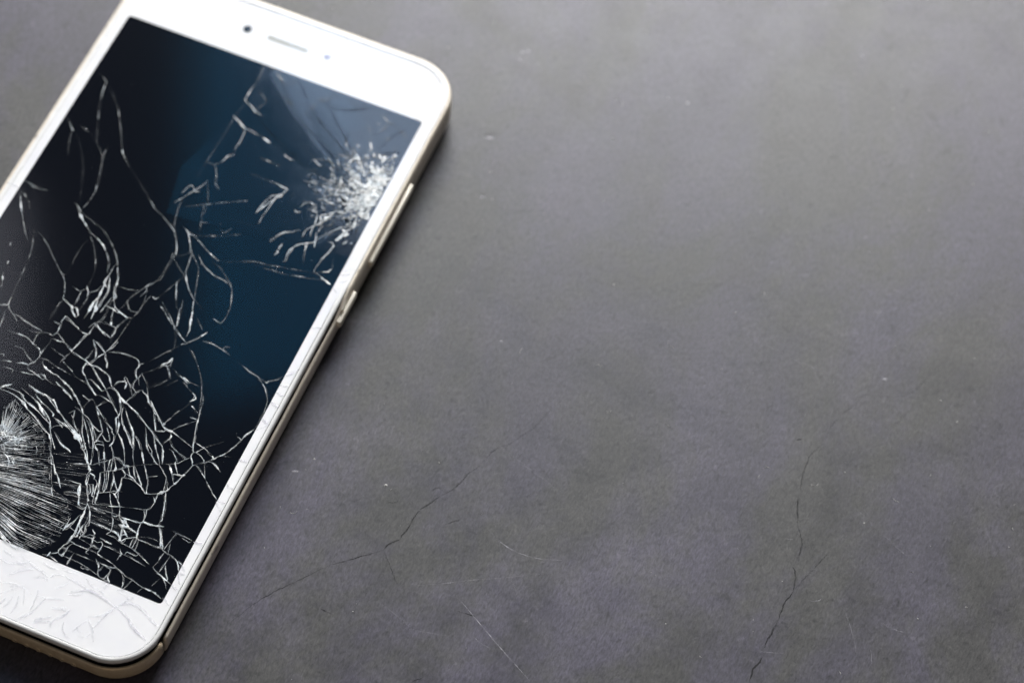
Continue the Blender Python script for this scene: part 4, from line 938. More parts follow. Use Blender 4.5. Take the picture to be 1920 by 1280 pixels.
PIT_HIGHLIGHTS = [(46.7, 68.6, 1.3, 0.45), (51.2, 53.8, 0.9, 0.35), (136.9, 60.9, 0.7, 0.4), (142.9, 46.0, 0.7, 0.4), (44.4, 92.7, 0.8, 0.6), (45.5, 93.7, 0.7, 0.6), (44.9, 90.8, 0.7, 0.5), (82.2, 95.0, 0.7, 0.6), (77.8, 94.4, 0.6, 0.5), (112.5, 122.9, 0.8, 0.6), (130.4, 74.2, 0.45, 0.4), (68.4, 22.6, 0.35, 0.3), (42.9, -21.4, 0.8, 0.3), (48.5, -28.1, 0.25, 0.2)]

# ------------------------------------------------------------------ materials
def new_mat(name):
    m = bpy.data.materials.new(name)
    m.use_nodes = True
    nt = m.node_tree
    return m, nt, nt.nodes['Principled BSDF'], nt.nodes['Material Output']

def node(nt, kind, **kw):
    n = nt.nodes.new(kind)
    for k, v in kw.items():
        setattr(n, k, v)
    return n

def noise_node(nt, coord, scale, detail=4, rough=0.55, dist=0.0, stretch=None):
    n = node(nt, 'ShaderNodeTexNoise')
    n.inputs['Scale'].default_value = scale
    n.inputs['Detail'].default_value = detail
    n.inputs['Roughness'].default_value = rough
    n.inputs['Distortion'].default_value = dist
    if stretch:
        mp = node(nt, 'ShaderNodeMapping')
        mp.inputs['Scale'].default_value = stretch[0]
        mp.inputs['Rotation'].default_value = (0, 0, stretch[1])
        nt.links.new(coord, mp.inputs['Vector'])
        coord = mp.outputs['Vector']
    nt.links.new(coord, n.inputs['Vector'])
    return n.outputs['Fac']

def ramp(nt, fac, stops):
    r = node(nt, 'ShaderNodeValToRGB')
    e = r.color_ramp.elements
    while len(e) < len(stops):
        e.new(0.5)
    for el, (p, c) in zip(e, stops):
        el.position = p
        el.color = c if len(c) == 4 else (*c, 1)
    nt.links.new(fac, r.inputs['Fac'])
    return r.outputs['Color']

def mix_rgb(nt, fac, a, b, mode='MIX'):
    n = node(nt, 'ShaderNodeMix', data_type='RGBA', blend_type=mode)
    for sock, v in (('Factor', fac), ('A', a), ('B', b)):
        s = [i for i in n.inputs if i.name == sock and (i.type == 'RGBA' or sock == 'Factor' and i.type == 'VALUE')][0]
        if hasattr(v, 'is_linked'):
            nt.links.new(v, s)
        else:
            s.default_value = v
    return [o for o in n.outputs if o.type == 'RGBA'][0]

def maths(nt, op, a, b=None, clamp=False):
    n = node(nt, 'ShaderNodeMath', operation=op, use_clamp=clamp)
    for i, v in enumerate((a, b)):
        if v is None:
            continue
        if hasattr(v, 'is_linked'):
            nt.links.new(v, n.inputs[i])
        else:
            n.inputs[i].default_value = v
    return n.outputs[0]

def bump(nt, height, strength, dist):
    b = node(nt, 'ShaderNodeBump')
    b.inputs['Strength'].default_value = strength
    b.inputs['Distance'].default_value = dist
    nt.links.new(height, b.inputs['Height'])
    return b.outputs['Normal']

def obj_coord(nt):
    return node(nt, 'ShaderNodeTexCoord').outputs['Object']

# dark slate-like table surface: mottled olive and violet greys with a fine nap
M_TABLE, nt, bs, out = new_mat('slate_surface')
co = obj_coord(nt)
huge = noise_node(nt, co, 7.5, 3, 0.5)
big = noise_node(nt, co, 26, 6, 0.62, 0.2)
mid = noise_node(nt, co, 110, 7, 0.7, 0.2)
tint = noise_node(nt, co, 34, 7, 0.68, 0.4, ((1.0, 0.6, 1), 0.5))
fine = noise_node(nt, co, 1500, 4, 0.7, 0.3, ((1.0, 0.45, 1), 0.15))
nap = noise_node(nt, co, 2600, 3, 0.6, 0.0, ((1.0, 0.35, 1), -0.35))
tone = ramp(nt, tint, [(0.41, (0.041, 0.040, 0.037)), (0.57, (0.049, 0.045, 0.061))])
patch = ramp(nt, maths(nt, 'ADD', maths(nt, 'MULTIPLY', big, 0.55), maths(nt, 'MULTIPLY', mid, 0.45)),
             [(0.33, (0.70, 0.70, 0.70)), (0.67, (1.32, 1.32, 1.32))])
c1 = mix_rgb(nt, 1.0, mix_rgb(nt, 1.0, tone, patch, 'MULTIPLY'), ramp(nt, huge, [(0.35, (0.82, 0.82, 0.80)), (0.65, (1.2, 1.18, 1.24))]), 'MULTIPLY')
grain = ramp(nt, maths(nt, 'ADD', maths(nt, 'MULTIPLY', fine, 0.5), maths(nt, 'MULTIPLY', nap, 0.5)),
             [(0.36, (0.52, 0.52, 0.52)), (0.64, (1.50, 1.50, 1.50))])
spots = noise_node(nt, co, 420, 3, 0.5, 0.4)
c1 = mix_rgb(nt, 1.0, c1, ramp(nt, spots, [(0.28, (0.55, 0.55, 0.55)), (0.38, (1, 1, 1)), (0.66, (1, 1, 1)), (0.78, (1.7, 1.68, 1.64))]), 'MULTIPLY')
wipe = noise_node(nt, co, 60, 5, 0.6, 0.3, ((1.0, 0.12, 1), -0.6))
c1 = mix_rgb(nt, 1.0, c1, ramp(nt, wipe, [(0.35, (0.86, 0.86, 0.86)), (0.65, (1.14, 1.14, 1.15))]), 'MULTIPLY')
c2 = mix_rgb(nt, 1.0, c1, grain, 'MULTIPLY')
nt.links.new(c2, bs.inputs['Base Color'])
rg = ramp(nt, mid, [(0.3, (0.36,) * 3), (0.7, (0.47,) * 3)])
nt.links.new(rg, bs.inputs['Roughness'])
bs.inputs['Specular IOR Level'].default_value = 0.43
hh = maths(nt, 'ADD', maths(nt, 'MULTIPLY', fine, 0.6), maths(nt, 'ADD', maths(nt, 'MULTIPLY', nap, 0.5), maths(nt, 'MULTIPLY', mid, 0.5)))
nt.links.new(bump(nt, hh, 0.30, 0.00012), bs.inputs['Normal'])

# hairline cracks / scratches / lint on the table, plus painted pit shade and highlights
M_TCRACK_DENT, nt, bs, out = new_mat('table_crack_and_dent_shade')
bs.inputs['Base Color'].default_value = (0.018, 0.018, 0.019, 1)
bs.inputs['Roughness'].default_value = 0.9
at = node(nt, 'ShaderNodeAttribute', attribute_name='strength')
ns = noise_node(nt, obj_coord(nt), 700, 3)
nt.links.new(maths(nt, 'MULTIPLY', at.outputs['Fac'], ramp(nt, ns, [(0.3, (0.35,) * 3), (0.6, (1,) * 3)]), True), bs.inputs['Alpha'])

M_SCRATCH_PIT, nt, bs, out = new_mat('table_scratch_and_pit_highlight')
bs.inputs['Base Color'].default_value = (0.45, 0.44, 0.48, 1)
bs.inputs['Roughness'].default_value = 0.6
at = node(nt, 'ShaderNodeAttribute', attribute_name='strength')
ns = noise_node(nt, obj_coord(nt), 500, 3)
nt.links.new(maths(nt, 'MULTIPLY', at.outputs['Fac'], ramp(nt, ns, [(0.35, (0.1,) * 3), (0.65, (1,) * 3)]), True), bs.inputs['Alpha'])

M_LINT, nt, bs, out = new_mat('lint')
bs.inputs['Base Color'].default_value = (0.50, 0.49, 0.47, 1)
bs.inputs['Roughness'].default_value = 0.8

# champagne metal of the frame
M_GOLD, nt, bs, out = new_mat('champagne_metal')
co = obj_coord(nt)
bs.inputs['Metallic'].default_value = 0.25
sc = noise_node(nt, co, 900, 4, 0.6)
nt.links.new(ramp(nt, sc, [(0.3, (0.68, 0.53, 0.35)), (0.7, (0.80, 0.67, 0.48))]), bs.inputs['Base Color'])
nt.links.new(ramp(nt, sc, [(0.3, (0.32,) * 3), (0.7, (0.46,) * 3)]), bs.inputs['Roughness'])
nt.links.new(bump(nt, noise_node(nt, co, 4000, 2), 0.15, 0.00005), bs.inputs['Normal'])

M_FRAME, nt, bs, out = new_mat('pale_champagne_metal')
co = obj_coord(nt)
bs.inputs['Metallic'].default_value = 0.2
sc = noise_node(nt, co, 900, 4, 0.6)
wear = noise_node(nt, co, 260, 6, 0.7, 0.5)
fc = ramp(nt, sc, [(0.3, (0.66, 0.58, 0.47)), (0.7, (0.80, 0.73, 0.62))])
nt.links.new(mix_rgb(nt, ramp(nt, wear, [(0.60, (0, 0, 0)), (0.70, (1, 1, 1))]), fc, (0.36, 0.31, 0.26, 1)), bs.inputs['Base Color'])
nt.links.new(ramp(nt, sc, [(0.3, (0.32,) * 3), (0.7, (0.46,) * 3)]), bs.inputs['Roughness'])

M_BUTTON, nt, bs, out = new_mat('button_metal')
bs.inputs['Metallic'].default_value = 0.15
bs.inputs['Base Color'].default_value = (0.84, 0.78, 0.66, 1)
bs.inputs['Roughness'].default_value = 0.36

# white plastic rim that carries the glass
M_RIM, nt, bs, out = new_mat('white_plastic')
sc = noise_node(nt, obj_coord(nt), 350, 5, 0.6)
nt.links.new(ramp(nt, sc, [(0.3, (0.70, 0.70, 0.69)), (0.7, (0.82, 0.82, 0.81))]), bs.inputs['Base Color'])
bs.inputs['Roughness'].default_value = 0.28

# white print behind the glass
M_BEZEL, nt, bs, out = new_mat('white_print')
co = obj_coord(nt)
sc = noise_node(nt, co, 130, 4, 0.6)
nt.links.new(ramp(nt, sc, [(0.3, (0.83, 0.83, 0.86)), (0.7, (0.88, 0.88, 0.88))]), bs.inputs['Base Color'])
bs.inputs['Roughness'].default_value = 0.7
bs.inputs['Specular IOR Level'].default_value = 0.0

M_DISPLAY, nt, bs, out = new_mat('dark_display')
bs.inputs['Base Color'].default_value = (0.0030, 0.0040, 0.0070, 1)
bs.inputs['Roughness'].default_value = 0.6
bs.inputs['Specular IOR Level'].default_value = 0.0

M_BLACK, nt, bs, out = new_mat('black_chassis')
bs.inputs['Base Color'].default_value = (0.010, 0.009, 0.008, 1)
bs.inputs['Roughness'].default_value = 0.8

M_LENS, nt, bs, out = new_mat('lens_black')
bs.inputs['Base Color'].default_value = (0.006, 0.010, 0.012, 1)
bs.inputs['Roughness'].default_value = 0.5
bs.inputs['Specular IOR Level'].default_value = 0.05

M_SENSOR, nt, bs, out = new_mat('sensor_violet')
bs.inputs['Base Color'].default_value = (0.28, 0.27, 0.40, 1)
bs.inputs['Roughness'].default_value = 0.2

M_MESH, nt, bs, out = new_mat('earpiece_mesh')
vo = node(nt, 'ShaderNodeTexVoronoi')
vo.inputs['Scale'].default_value = 3500
nt.links.new(obj_coord(nt), vo.inputs['Vector'])
nt.links.new(ramp(nt, vo.outputs['Distance'], [(0.2, (0.22, 0.22, 0.18)), (0.6, (0.40, 0.39, 0.33))]), bs.inputs['Base Color'])
bs.inputs['Roughness'].default_value = 0.6

# clear cover glass: see-through, with a bluish coating on its mirror reflection
M_GLASS = bpy.data.materials.new('cover_glass')
M_GLASS.use_nodes = True
nt = M_GLASS.node_tree
nt.nodes.remove(nt.nodes['Principled BSDF'])
out = nt.nodes['Material Output']
tr = node(nt, 'ShaderNodeBsdfTransparent')
gl = node(nt, 'ShaderNodeBsdfGlossy')
gl.inputs['Roughness'].default_value = 0.08
gl.inputs['Color'].default_value = (0.92, 0.96, 1.0, 1)
fr = node(nt, 'ShaderNodeFresnel')
ge = node(nt, 'ShaderNodeNewGeometry')
nt.links.new(maths(nt, 'ADD', maths(nt, 'MULTIPLY', ge.outputs['Backfacing'], 1 / 1.5 - 1.5), 1.5), fr.inputs['IOR'])   # same pane seen from below
mx = node(nt, 'ShaderNodeMixShader')
nt.links.new(fr.outputs[0], mx.inputs[0])
nt.links.new(tr.outputs[0], mx.inputs[1])
nt.links.new(gl.outputs[0], mx.inputs[2])
nt.links.new(mx.outputs[0], out.inputs['Surface'])

# fracture surfaces in the glass: bright, splintery, partly see-through
def crack_material(name, lo, hi, fine_scale, rough):
    m, nt, bs, out = new_mat(name)
    co = obj_coord(nt)
    at = node(nt, 'ShaderNodeAttribute', attribute_name='strength')
    n1 = noise_node(nt, co, fine_scale, 4, 0.65)
    n2 = noise_node(nt, co, fine_scale * 0.28, 3, 0.6)
    nt.links.new(ramp(nt, n2, [(0.3, lo), (0.7, hi)]), bs.inputs['Base Color'])
    bs.inputs['Roughness'].default_value = rough
    bs.inputs['Specular IOR Level'].default_value = 0.6
    a = maths(nt, 'MULTIPLY', at.outputs['Fac'], ramp(nt, n1, [(0.32, (0.60,) * 3), (0.62, (1.25,) * 3)]), True)
    nt.links.new(a, bs.inputs['Alpha'])
    return m
M_CRACK = crack_material('fractured_glass', (0.66, 0.74, 0.80), (0.86, 0.86, 0.84), 2600, 0.16)
M_BCRACK_SHADE = crack_material('crack_shade_over_white', (0.44, 0.43, 0.50), (0.60, 0.60, 0.68), 1200, 0.4)  # greyer tint paints the cracks' shading on the white

M_GAP, nt, bs, out = new_mat('open_gap')
bs.inputs['Base Color'].default_value = (0.012, 0.016, 0.024, 1)
bs.inputs['Roughness'].default_value = 0.7
bs.inputs['Specular IOR Level'].default_value = 0.1
at = node(nt, 'ShaderNodeAttribute', attribute_name='strength')
nt.links.new(at.outputs['Fac'], bs.inputs['Alpha'])

# ------------------------------------------------------------------ helpers
def link(name, mesh, mat, parent=None):
    if mat:
        mesh.materials.append(mat)
    o = bpy.data.objects.new(name, mesh)
    col.objects.link(o)
    o.parent = parent
    return o

def mesh_from(name, verts, faces, smooth=True, strength=None):
    me = bpy.data.meshes.new(name)
    me.from_pydata([(v[0] * MM, v[1] * MM, v[2] * MM) for v in verts], [], faces)
    if smooth:
        me.polygons.foreach_set('use_smooth', [True] * len(me.polygons))
    if strength is not None:
        a = me.attributes.new('strength', 'FLOAT', 'POINT')
        a.data.foreach_set('value', strength)
    me.update()
    return me

def fix_normals(me):
    bm = bmesh.new()
    bm.from_mesh(me)
    bmesh.ops.recalc_face_normals(bm, faces=bm.faces[:])
    bm.to_mesh(me)
    bm.free()

GW, GL, GR = 36.0, 74.6, 8.5     # half width, half length and corner radius of the glass, mm

def outline(seg=14, straight=(40, 60), hw=GW, hl=GL, r=GR):
    """points and outward normals round the rounded rectangle, anticlockwise from the right side"""
    pts = []
    cs = [((hw - r, hl - r), 0), ((-hw + r, hl - r), 90), ((-hw + r, -hl + r), 180), ((hw - r, -hl + r), 270)]
    for k, ((cx, cy), a0) in enumerate(cs):
        for i in range(seg + 1):
            a = math.radians(a0 + 90 * i / seg)
            n = (math.cos(a), math.sin(a))
            pts.append(((cx + n[0] * r, cy + n[1] * r), n))
        nxt, a1 = cs[(k + 1) % 4]
        n = (math.cos(math.radians(a0 + 90)), math.sin(math.radians(a0 + 90)))
        p0 = (cx + n[0] * r, cy + n[1] * r)
        p1 = (nxt[0] + n[0] * r, nxt[1] + n[1] * r)
        m = straight[0] if k % 2 == 0 else straight[1]
        for i in range(1, m):
            t = i / m
            pts.append(((p0[0] + (p1[0] - p0[0]) * t, p0[1] + (p1[1] - p0[1]) * t), n))
    return pts

RING = outline()

def smooth_step(a, b, x):
    t = max(0.0, min(1.0, (x - a) / (b - a)))
    return t * t * (3 - 2 * t)

def gap(x, y):
    """how far the frame has sprung away from the glass panel: 0 closed, 1 open"""
    if x > 0:
        g = 1 - smooth_step(8, 18, y)
        if y < -GL + GR + 2:
            g *= 0.86 + 0.14 * smooth_step(-5, 30, x)
        return g
    return 0.86 * (1 - smooth_step(-66, -40, y))

def loft(ring, profile, closed=True):
    """sweep profile(x, y) -> [(outward offset, z)] along the ring"""
    verts, faces = [], []
    k = None
    for (p, n) in ring:
        pr = profile(p[0], p[1])
        k = len(pr)
        for (o, z) in pr:
            verts.append((p[0] + n[0] * o, p[1] + n[1] * o, THICK + z))
    m = len(ring)
    for i in range(m if closed else m - 1):
        j = (i + 1) % m
        for q in range(k - 1):
            faces.append((i * k + q, j * k + q, j * k + q + 1, i * k + q + 1))
    return verts, faces, k

# ------------------------------------------------------------------ the table
def table_top():
    n, w = 40, 1.6
    me = bpy.data.meshes.new('table_top')
    bm = bmesh.new()
    bmesh.ops.create_cube(bm, size=1.0)
    for v in bm.verts:
        v.co = Vector((v.co.x * 2.2 + 0.1, v.co.y * 1.8 + 0.1, (v.co.z - 0.5) * 0.02))
    bmesh.ops.bevel(bm, geom=[e for e in bm.edges], offset=0.002, segments=2, affect='EDGES')
    bm.to_mesh(me)
    bm.free()
    o = link('table_top', me, M_TABLE)
    o['kind'] = 'structure'
    o['label'] = 'dark grey slate table surface with hairline cracks and scratches'
    o['category'] = 'table'
    return o
table = table_top()

def resample(P, step):
    out = []
    for a, b in zip(P[:-1], P[1:]):
        d = math.hypot(b[0] - a[0], b[1] - a[1])
        m = max(1, int(d / step))
        for i in range(m):
            t = i / m
            out.append((a[0] + (b[0] - a[0]) * t, a[1] + (b[1] - a[1]) * t))
    out.append(P[-1])
    return out

def rounded(P):
    """one pass of corner cutting so traced lines bend instead of kinking"""
    if len(P) < 3:
        return P
    out = [P[0]]
    for a, b in zip(P[:-1], P[1:]):
        out.append((a[0] * 0.75 + b[0] * 0.25, a[1] * 0.75 + b[1] * 0.25))
        out.append((a[0] * 0.25 + b[0] * 0.75, a[1] * 0.25 + b[1] * 0.75))
    out.append(P[-1])
    return out

def ribbon(P, width, strength, z, step, jitter, ridge, rng, taper=0.3, rough=0.5, clumps=0.0, side=0.75):
    """a splintery low ridge along P: two flanks whose width, height and visibility drift along it"""
    Q = resample(rounded(P), step)
    n = len(Q)
    verts, faces, st = [], [], []
    ph = rng.uniform(0, 1000)
    for i, (x, y) in enumerate(Q):
        a, b = Q[max(0, i - 1)], Q[min(n - 1, i + 1)]
        dx, dy = b[0] - a[0], b[1] - a[1]
        L = math.hypot(dx, dy) or 1
        nx, ny = -dy / L, dx / L
        t = i / max(1, n - 1)
        arc = i * step
        edge = min(t, 1 - t) * 2
        drift = noise.noise((ph + arc * 0.55, 0.3, 0.7)) + 0.5 * noise.noise((ph, arc * 1.9, 2.2))
        wv = width * (taper + (1 - taper) * min(1.0, edge * 2.0))
        wv *= math.exp(rough * 1.3 * drift) * (1 + clumps * max(0, drift))
        x, y = x + rng.gauss(0, jitter), y + rng.gauss(0, jitter)
        l, r = 0.5 * wv * rng.uniform(0.8, 1.2), 0.5 * wv * rng.uniform(0.8, 1.2)
        h = ridge * rng.uniform(0.2, 1.0)
        tl, tr2 = rng.gauss(0, ridge * 0.4), rng.gauss(0, ridge * 0.4)
        verts += [(x + nx * l, y + ny * l, z + tl), (x, y, z + h), (x - nx * r, y - ny * r, z + tr2)]
        s = strength * (0.92 + 0.9 * noise.noise((ph, arc * 0.5, 5.1)) + 0.5 * noise.noise((ph, arc * 2.6, 9.1)))
        s = max(0.22 * strength, min(1.0, s))
        st += [s * side, s, s * side]
        if i:
            q = 3 * i
            faces += [(q - 3, q - 2, q + 1, q), (q - 2, q - 1, q + 2, q + 1)]
    return verts, faces, st

def join(parts):
    V, F, S = [], [], []
    for v, f, s in parts:
        o = len(V)
        V += v
        F += [tuple(i + o for i in q) for q in f]
        S += s
    return V, F, S

rng = random.Random(3)
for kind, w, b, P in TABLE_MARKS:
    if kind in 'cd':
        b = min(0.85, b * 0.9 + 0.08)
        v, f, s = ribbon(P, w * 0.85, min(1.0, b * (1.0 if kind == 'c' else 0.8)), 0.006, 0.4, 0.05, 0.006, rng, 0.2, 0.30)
        link('hairline_crack' if kind == 'c' else 'dent_shade', mesh_from('hairline_crack', v, f, False, s), M_TCRACK_DENT, table)  # dents: shaded far wall of a pit, painted as a dark ribbon
    else:
        v, f, s = ribbon(P, w * 0.8, min(1.0, b * 1.4), 0.006, 0.5, 0.02, 0.01, rng, 0.2, 0.25)
        link('scratch', mesh_from('scratch', v, f, False, s), M_SCRATCH_PIT, table)

# faint criss-cross of old scuffs
srng = random.Random(31)
for i in range(60):
    x, y = srng.uniform(42, 190), srng.uniform(-80, 150)
    a, L, cv = srng.gauss(-0.5, 0.7), srng.uniform(3, 26), srng.gauss(0, 0.25)
    P = [(x + L * k / 8 * math.cos(a + cv * k / 8), y + L * k / 8 * math.sin(a + cv * k / 8)) for k in range(9)]
    v, f, s = ribbon(P, srng.uniform(0.05, 0.12), srng.uniform(0.12, 0.40), 0.006, 0.6, 0.02, 0.01, srng, 0.2, 0.4)
    link('scratch', mesh_from('scratch', v, f, False, s), M_SCRATCH_PIT, table)

# lit near walls of pits in the surface, painted as pale flecks
def pit_highlight(x, y, a, b, turn, rng):
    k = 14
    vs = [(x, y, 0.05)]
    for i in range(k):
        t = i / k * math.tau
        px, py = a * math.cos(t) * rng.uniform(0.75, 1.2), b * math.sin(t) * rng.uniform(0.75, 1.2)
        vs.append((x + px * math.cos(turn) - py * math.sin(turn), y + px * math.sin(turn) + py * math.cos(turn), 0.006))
    link('pit_highlight', mesh_from('pit_highlight', vs, [(0, 1 + i, 1 + (i + 1) % k) for i in range(k)], False, [0.9] + [0.35] * k), M_SCRATCH_PIT, table)
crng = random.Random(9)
for (x, y, a, b) in PIT_HIGHLIGHTS:
    pit_highlight(x, y, a, b, 0.39, crng)

# lint curls and dust specks lying on the table
def lint(rng):
    parts = []
    for i in range(520):
        x, y = rng.uniform(-60, 240), rng.uniform(-100, 220)
        if -45 < x < 42 and -82 < y < 82:
            continue
        if rng.random() < 0.30:
            a, r, L = rng.uniform(0, 6.28), rng.uniform(0.4, 1.6), rng.uniform(0.6, 2.2)
            P = [(x + r * math.cos(a + t * L / 5), y + r * math.sin(a + t * L / 5)) for t in range(6)]
            parts.append(ribbon(P, rng.uniform(0.06, 0.10), 1.0, 0.02, 0.3, 0.01, 0.05, rng))
        else:
            r = abs(rng.gauss(0, 0.07)) + 0.045
            k = 6
            vs = [(x, y, r * 0.8)] + [(x + r * math.cos(t * 6.283 / k) * rng.uniform(0.5, 1.5), y + r * math.sin(t * 6.283 / k) * rng.uniform(0.5, 1.5), 0.004) for t in range(k)]
            parts.append((vs, [(0, 1 + t, 1 + (t + 1) % k) for t in range(k)], [1.0] * (k + 1)))
    return parts
v, f, s = join(lint(random.Random(21)))
dust = link('dust_specks', mesh_from('dust_specks', v, f, False, s), M_LINT)
dust['kind'] = 'stuff'
dust['label'] = 'pale dust specks and lint curls scattered on the dark table'
dust['category'] = 'dust'

# ------------------------------------------------------------------ the phone
phone = bpy.data.objects.new('smartphone', None)
phone.empty_display_size = 0.05
col.objects.link(phone)
phone['label'] = 'white and gold smartphone with shattered screen lying on the dark table'
phone['category'] = 'phone'

def dents(x, y, amp):
    return amp * noise.noise((x * 0.13, y * 0.13, 3.3)) + 0.4 * amp * noise.noise((x * 0.6, y * 0.6, 8.1))

def frame_profile(x, y):
    g = gap(x, y)
    d = dents(x, y, 0.07) * (0.25 + g)
    closed = [(1.02, -1.00), (1.02, -0.22), (1.10, -0.13), (1.42, -0.20), (1.68, -0.70), (1.82, -2.2), (1.86, -4.0), (1.80, -5.8), (1.40, -7.3), (0.8, -8.2), (-0.6, -8.48), (-3.0, -8.5)]
    opened = [(1.02, -3.20), (1.06, -2.35), (1.18, -2.12), (1.52, -2.14), (1.68, -2.60), (1.74, -3.5), (1.74, -4.7), (1.66, -6.0), (1.25, -7.4), (0.7, -8.2), (-0.6, -8.48), (-3.0, -8.5)]
    o = []
    for i, (c, p) in enumerate(zip(closed, opened)):
        k = max(0.0, 1 - i / 8.0)
        sag = 0.35 * (1 - smooth_step(-74, -66, y)) * min(1.0, k * 2)
        o.append((c[0] + (p[0] - c[0]) * g + d * k, c[1] + (p[1] - c[1]) * g + 0.6 * d * k - sag))
    return o

# where the metal bottom cap meets the side frame
SEAM_Y = -66.2
i_right = [i for i, (p, n) in enumerate(RING) if p[0] > 0 and p[1] > SEAM_Y]
fine_ring = outline(16, (60, 160))
def in_cap(p):
    return p[1] < SEAM_Y
start = next(i for i in range(len(fine_ring)) if in_cap(fine_ring[i - 1][0]) and not in_cap(fine_ring[i][0]))
rolled = fine_ring[start:] + fine_ring[:start]
side = [q for q in rolled if not in_cap(q[0])]
cap = [q for q in rolled if in_cap(q[0])]
v, f, k = loft(side, frame_profile, False)
f.append(tuple(range(k)))
f.append(tuple(reversed(range(len(v) - k, len(v)))))
frame = link('frame', mesh_from('frame', v, f), M_FRAME, phone)
v, f, k = loft(cap, lambda x, y: [(o - 0.16, z - 0.05 if i < 6 else z) for i, (o, z) in enumerate(frame_profile(x, y))], False)
f.append(tuple(range(k)))
f.append(tuple(reversed(range(len(v) - k, len(v)))))
bottom_cap = link('bottom_cap', mesh_from('bottom_cap', v, f), M_GOLD, phone)
for o in (frame, bottom_cap):
    fix_normals(o.data)

# loudspeaker holes in the bottom cap: dark sockets with a raised lip
def hole_mesh():
    vs, fs = [], []
    k = 20
    prof = [(1.00, -0.05), (0.95, 0.06), (0.78, 0.07), (0.66, 0.0), (0.60, -0.6)]
    for (r, d) in prof:
        for i in range(k):
            a = i / k * math.tau
            vs.append((r * 0.55 * math.cos(a), -d, r * 0.55 * math.sin(a)))
    for q in range(len(prof) - 1):
        for i in range(k):
            j = (i + 1) % k
            fs.append((q * k + i, q * k + j, (q + 1) * k + j, (q + 1) * k + i))
    fs.append(tuple(range((len(prof) - 1) * k, len(prof) * k)))
    me = mesh_from('speaker_hole', vs, fs)
    me.materials.append(M_GOLD)
    me.materials.append(M_BLACK)
    for p in me.polygons:
        if p.index >= 3 * k:
            p.material_index = 1
    return me
hm = hole_mesh()
for i in range(6):
    o = bpy.data.objects.new('speaker_hole', hm)
    col.objects.link(o)
    o.parent = bottom_cap
    x = 11.2 + 2.45 * i
    o.location = (x * MM, (-GL - 1.62) * MM, (THICK - 5.6) * MM)

# dark inside of the phone, seen through the gap
def slab(name, off, z0, z1, mat):
    ring = outline(12, (6, 10))
    vs = []
    for z in (z0, z1):
        for (p, n) in ring:
            vs.append((p[0] + n[0] * off, p[1] + n[1] * off, THICK + z))
    m = len(ring)
    fs = [(i, (i + 1) % m, m + (i + 1) % m, m + i) for i in range(m)]
    fs += [tuple(reversed(range(m))), tuple(range(m, 2 * m))]
    return link(name, mesh_from(name, vs, fs, False), mat, phone)
slab('inner_chassis', 0.40, -7.9, -1.45, M_BLACK)

# white plastic rim round the glass, broken away near the bottom right corner
def rim_profile(x, y):
    b = -1.55
    if x > 0 and -67.5 < y < -60.5:
        b = -0.78
    elif x > 0 and y < -70:
        b = -1.35 + dents(x, y, 0.35)
    elif x > 0:
        b = -1.5 + dents(x, y, 0.5)
    w = dents(x, y, 0.04)
    gp = gap(x, y)
    c = 0.15 * gp
    return [(c, -0.45), (c, -0.06 - 0.07 * gp), (c + 0.04, -0.05 - 0.01 * gp), (0.30, -0.04), (0.62, -0.05 - 0.04 * gp), (0.84 + w, -0.06 - 0.16 * gp), (0.97 + w, -0.13 - 0.37 * gp), (1.0 + w, min(-0.7, b * 0.6)), (0.92 + w, b), (0.0, b - 0.05)]
v, f, k = loft(fine_ring, rim_profile)
rim = link('panel_rim', mesh_from('panel_rim', v, f), M_RIM, phone)
fix_normals(rim.data)

# side keys
def key(name, y0, y1, zc, h, x, depth):
    bm = bmesh.new()
    bmesh.ops.create_cube(bm, size=1.0)
    for q in bm.verts:
        q.co = Vector(((x + q.co.x * depth) * MM, ((y0 + y1) / 2 + q.co.y * (y1 - y0)) * MM, (THICK + zc + q.co.z * h) * MM))
    bmesh.ops.bevel(bm, geom=bm.edges[:], offset=0.00042, segments=4, affect='EDGES', profile=0.5)
    me = bpy.data.meshes.new(name)
    bm.to_mesh(me)
    bm.free()
    me.polygons.foreach_set('use_smooth', [True] * len(me.polygons))
    return link(name, me, M_BUTTON, phone)
key('volume_button', 25.2, 46.6, -2.75, 1.9, 38.0, 1.2)
key('power_button', 9.6, 18.0, -3.15, 1.9, 38.0, 1.2)

# bent lip of the frame where the panel starts to lift
lip_ring = [((GW, y), (1, 0)) for y in [12.2 + i * 0.35 for i in range(30)]]
def lip_profile(x, y):
    t = smooth_step(12.2, 14.5, y)
    e = smooth_step(17.0, 22.6, y)
    up = -1.5 + 0.55 * t + 0.25 * e
    o = 1.10 + 0.30 * (1 - t)
    return [(o - 0.02, up - 0.9), (o, up - 0.1), (o + 0.16, up), (o + 0.46, up - 0.02), (o + 0.62, up - 0.25), (o + 0.66, up - 1.1)]
v, f, k = loft(lip_ring, lip_profile, False)
f += [tuple(range(k)), tuple(reversed(range(len(v) - k, len(v))))]
lip = link('bent_lip', mesh_from('bent_lip', v, f), M_BUTTON, phone)
fix_normals(lip.data)

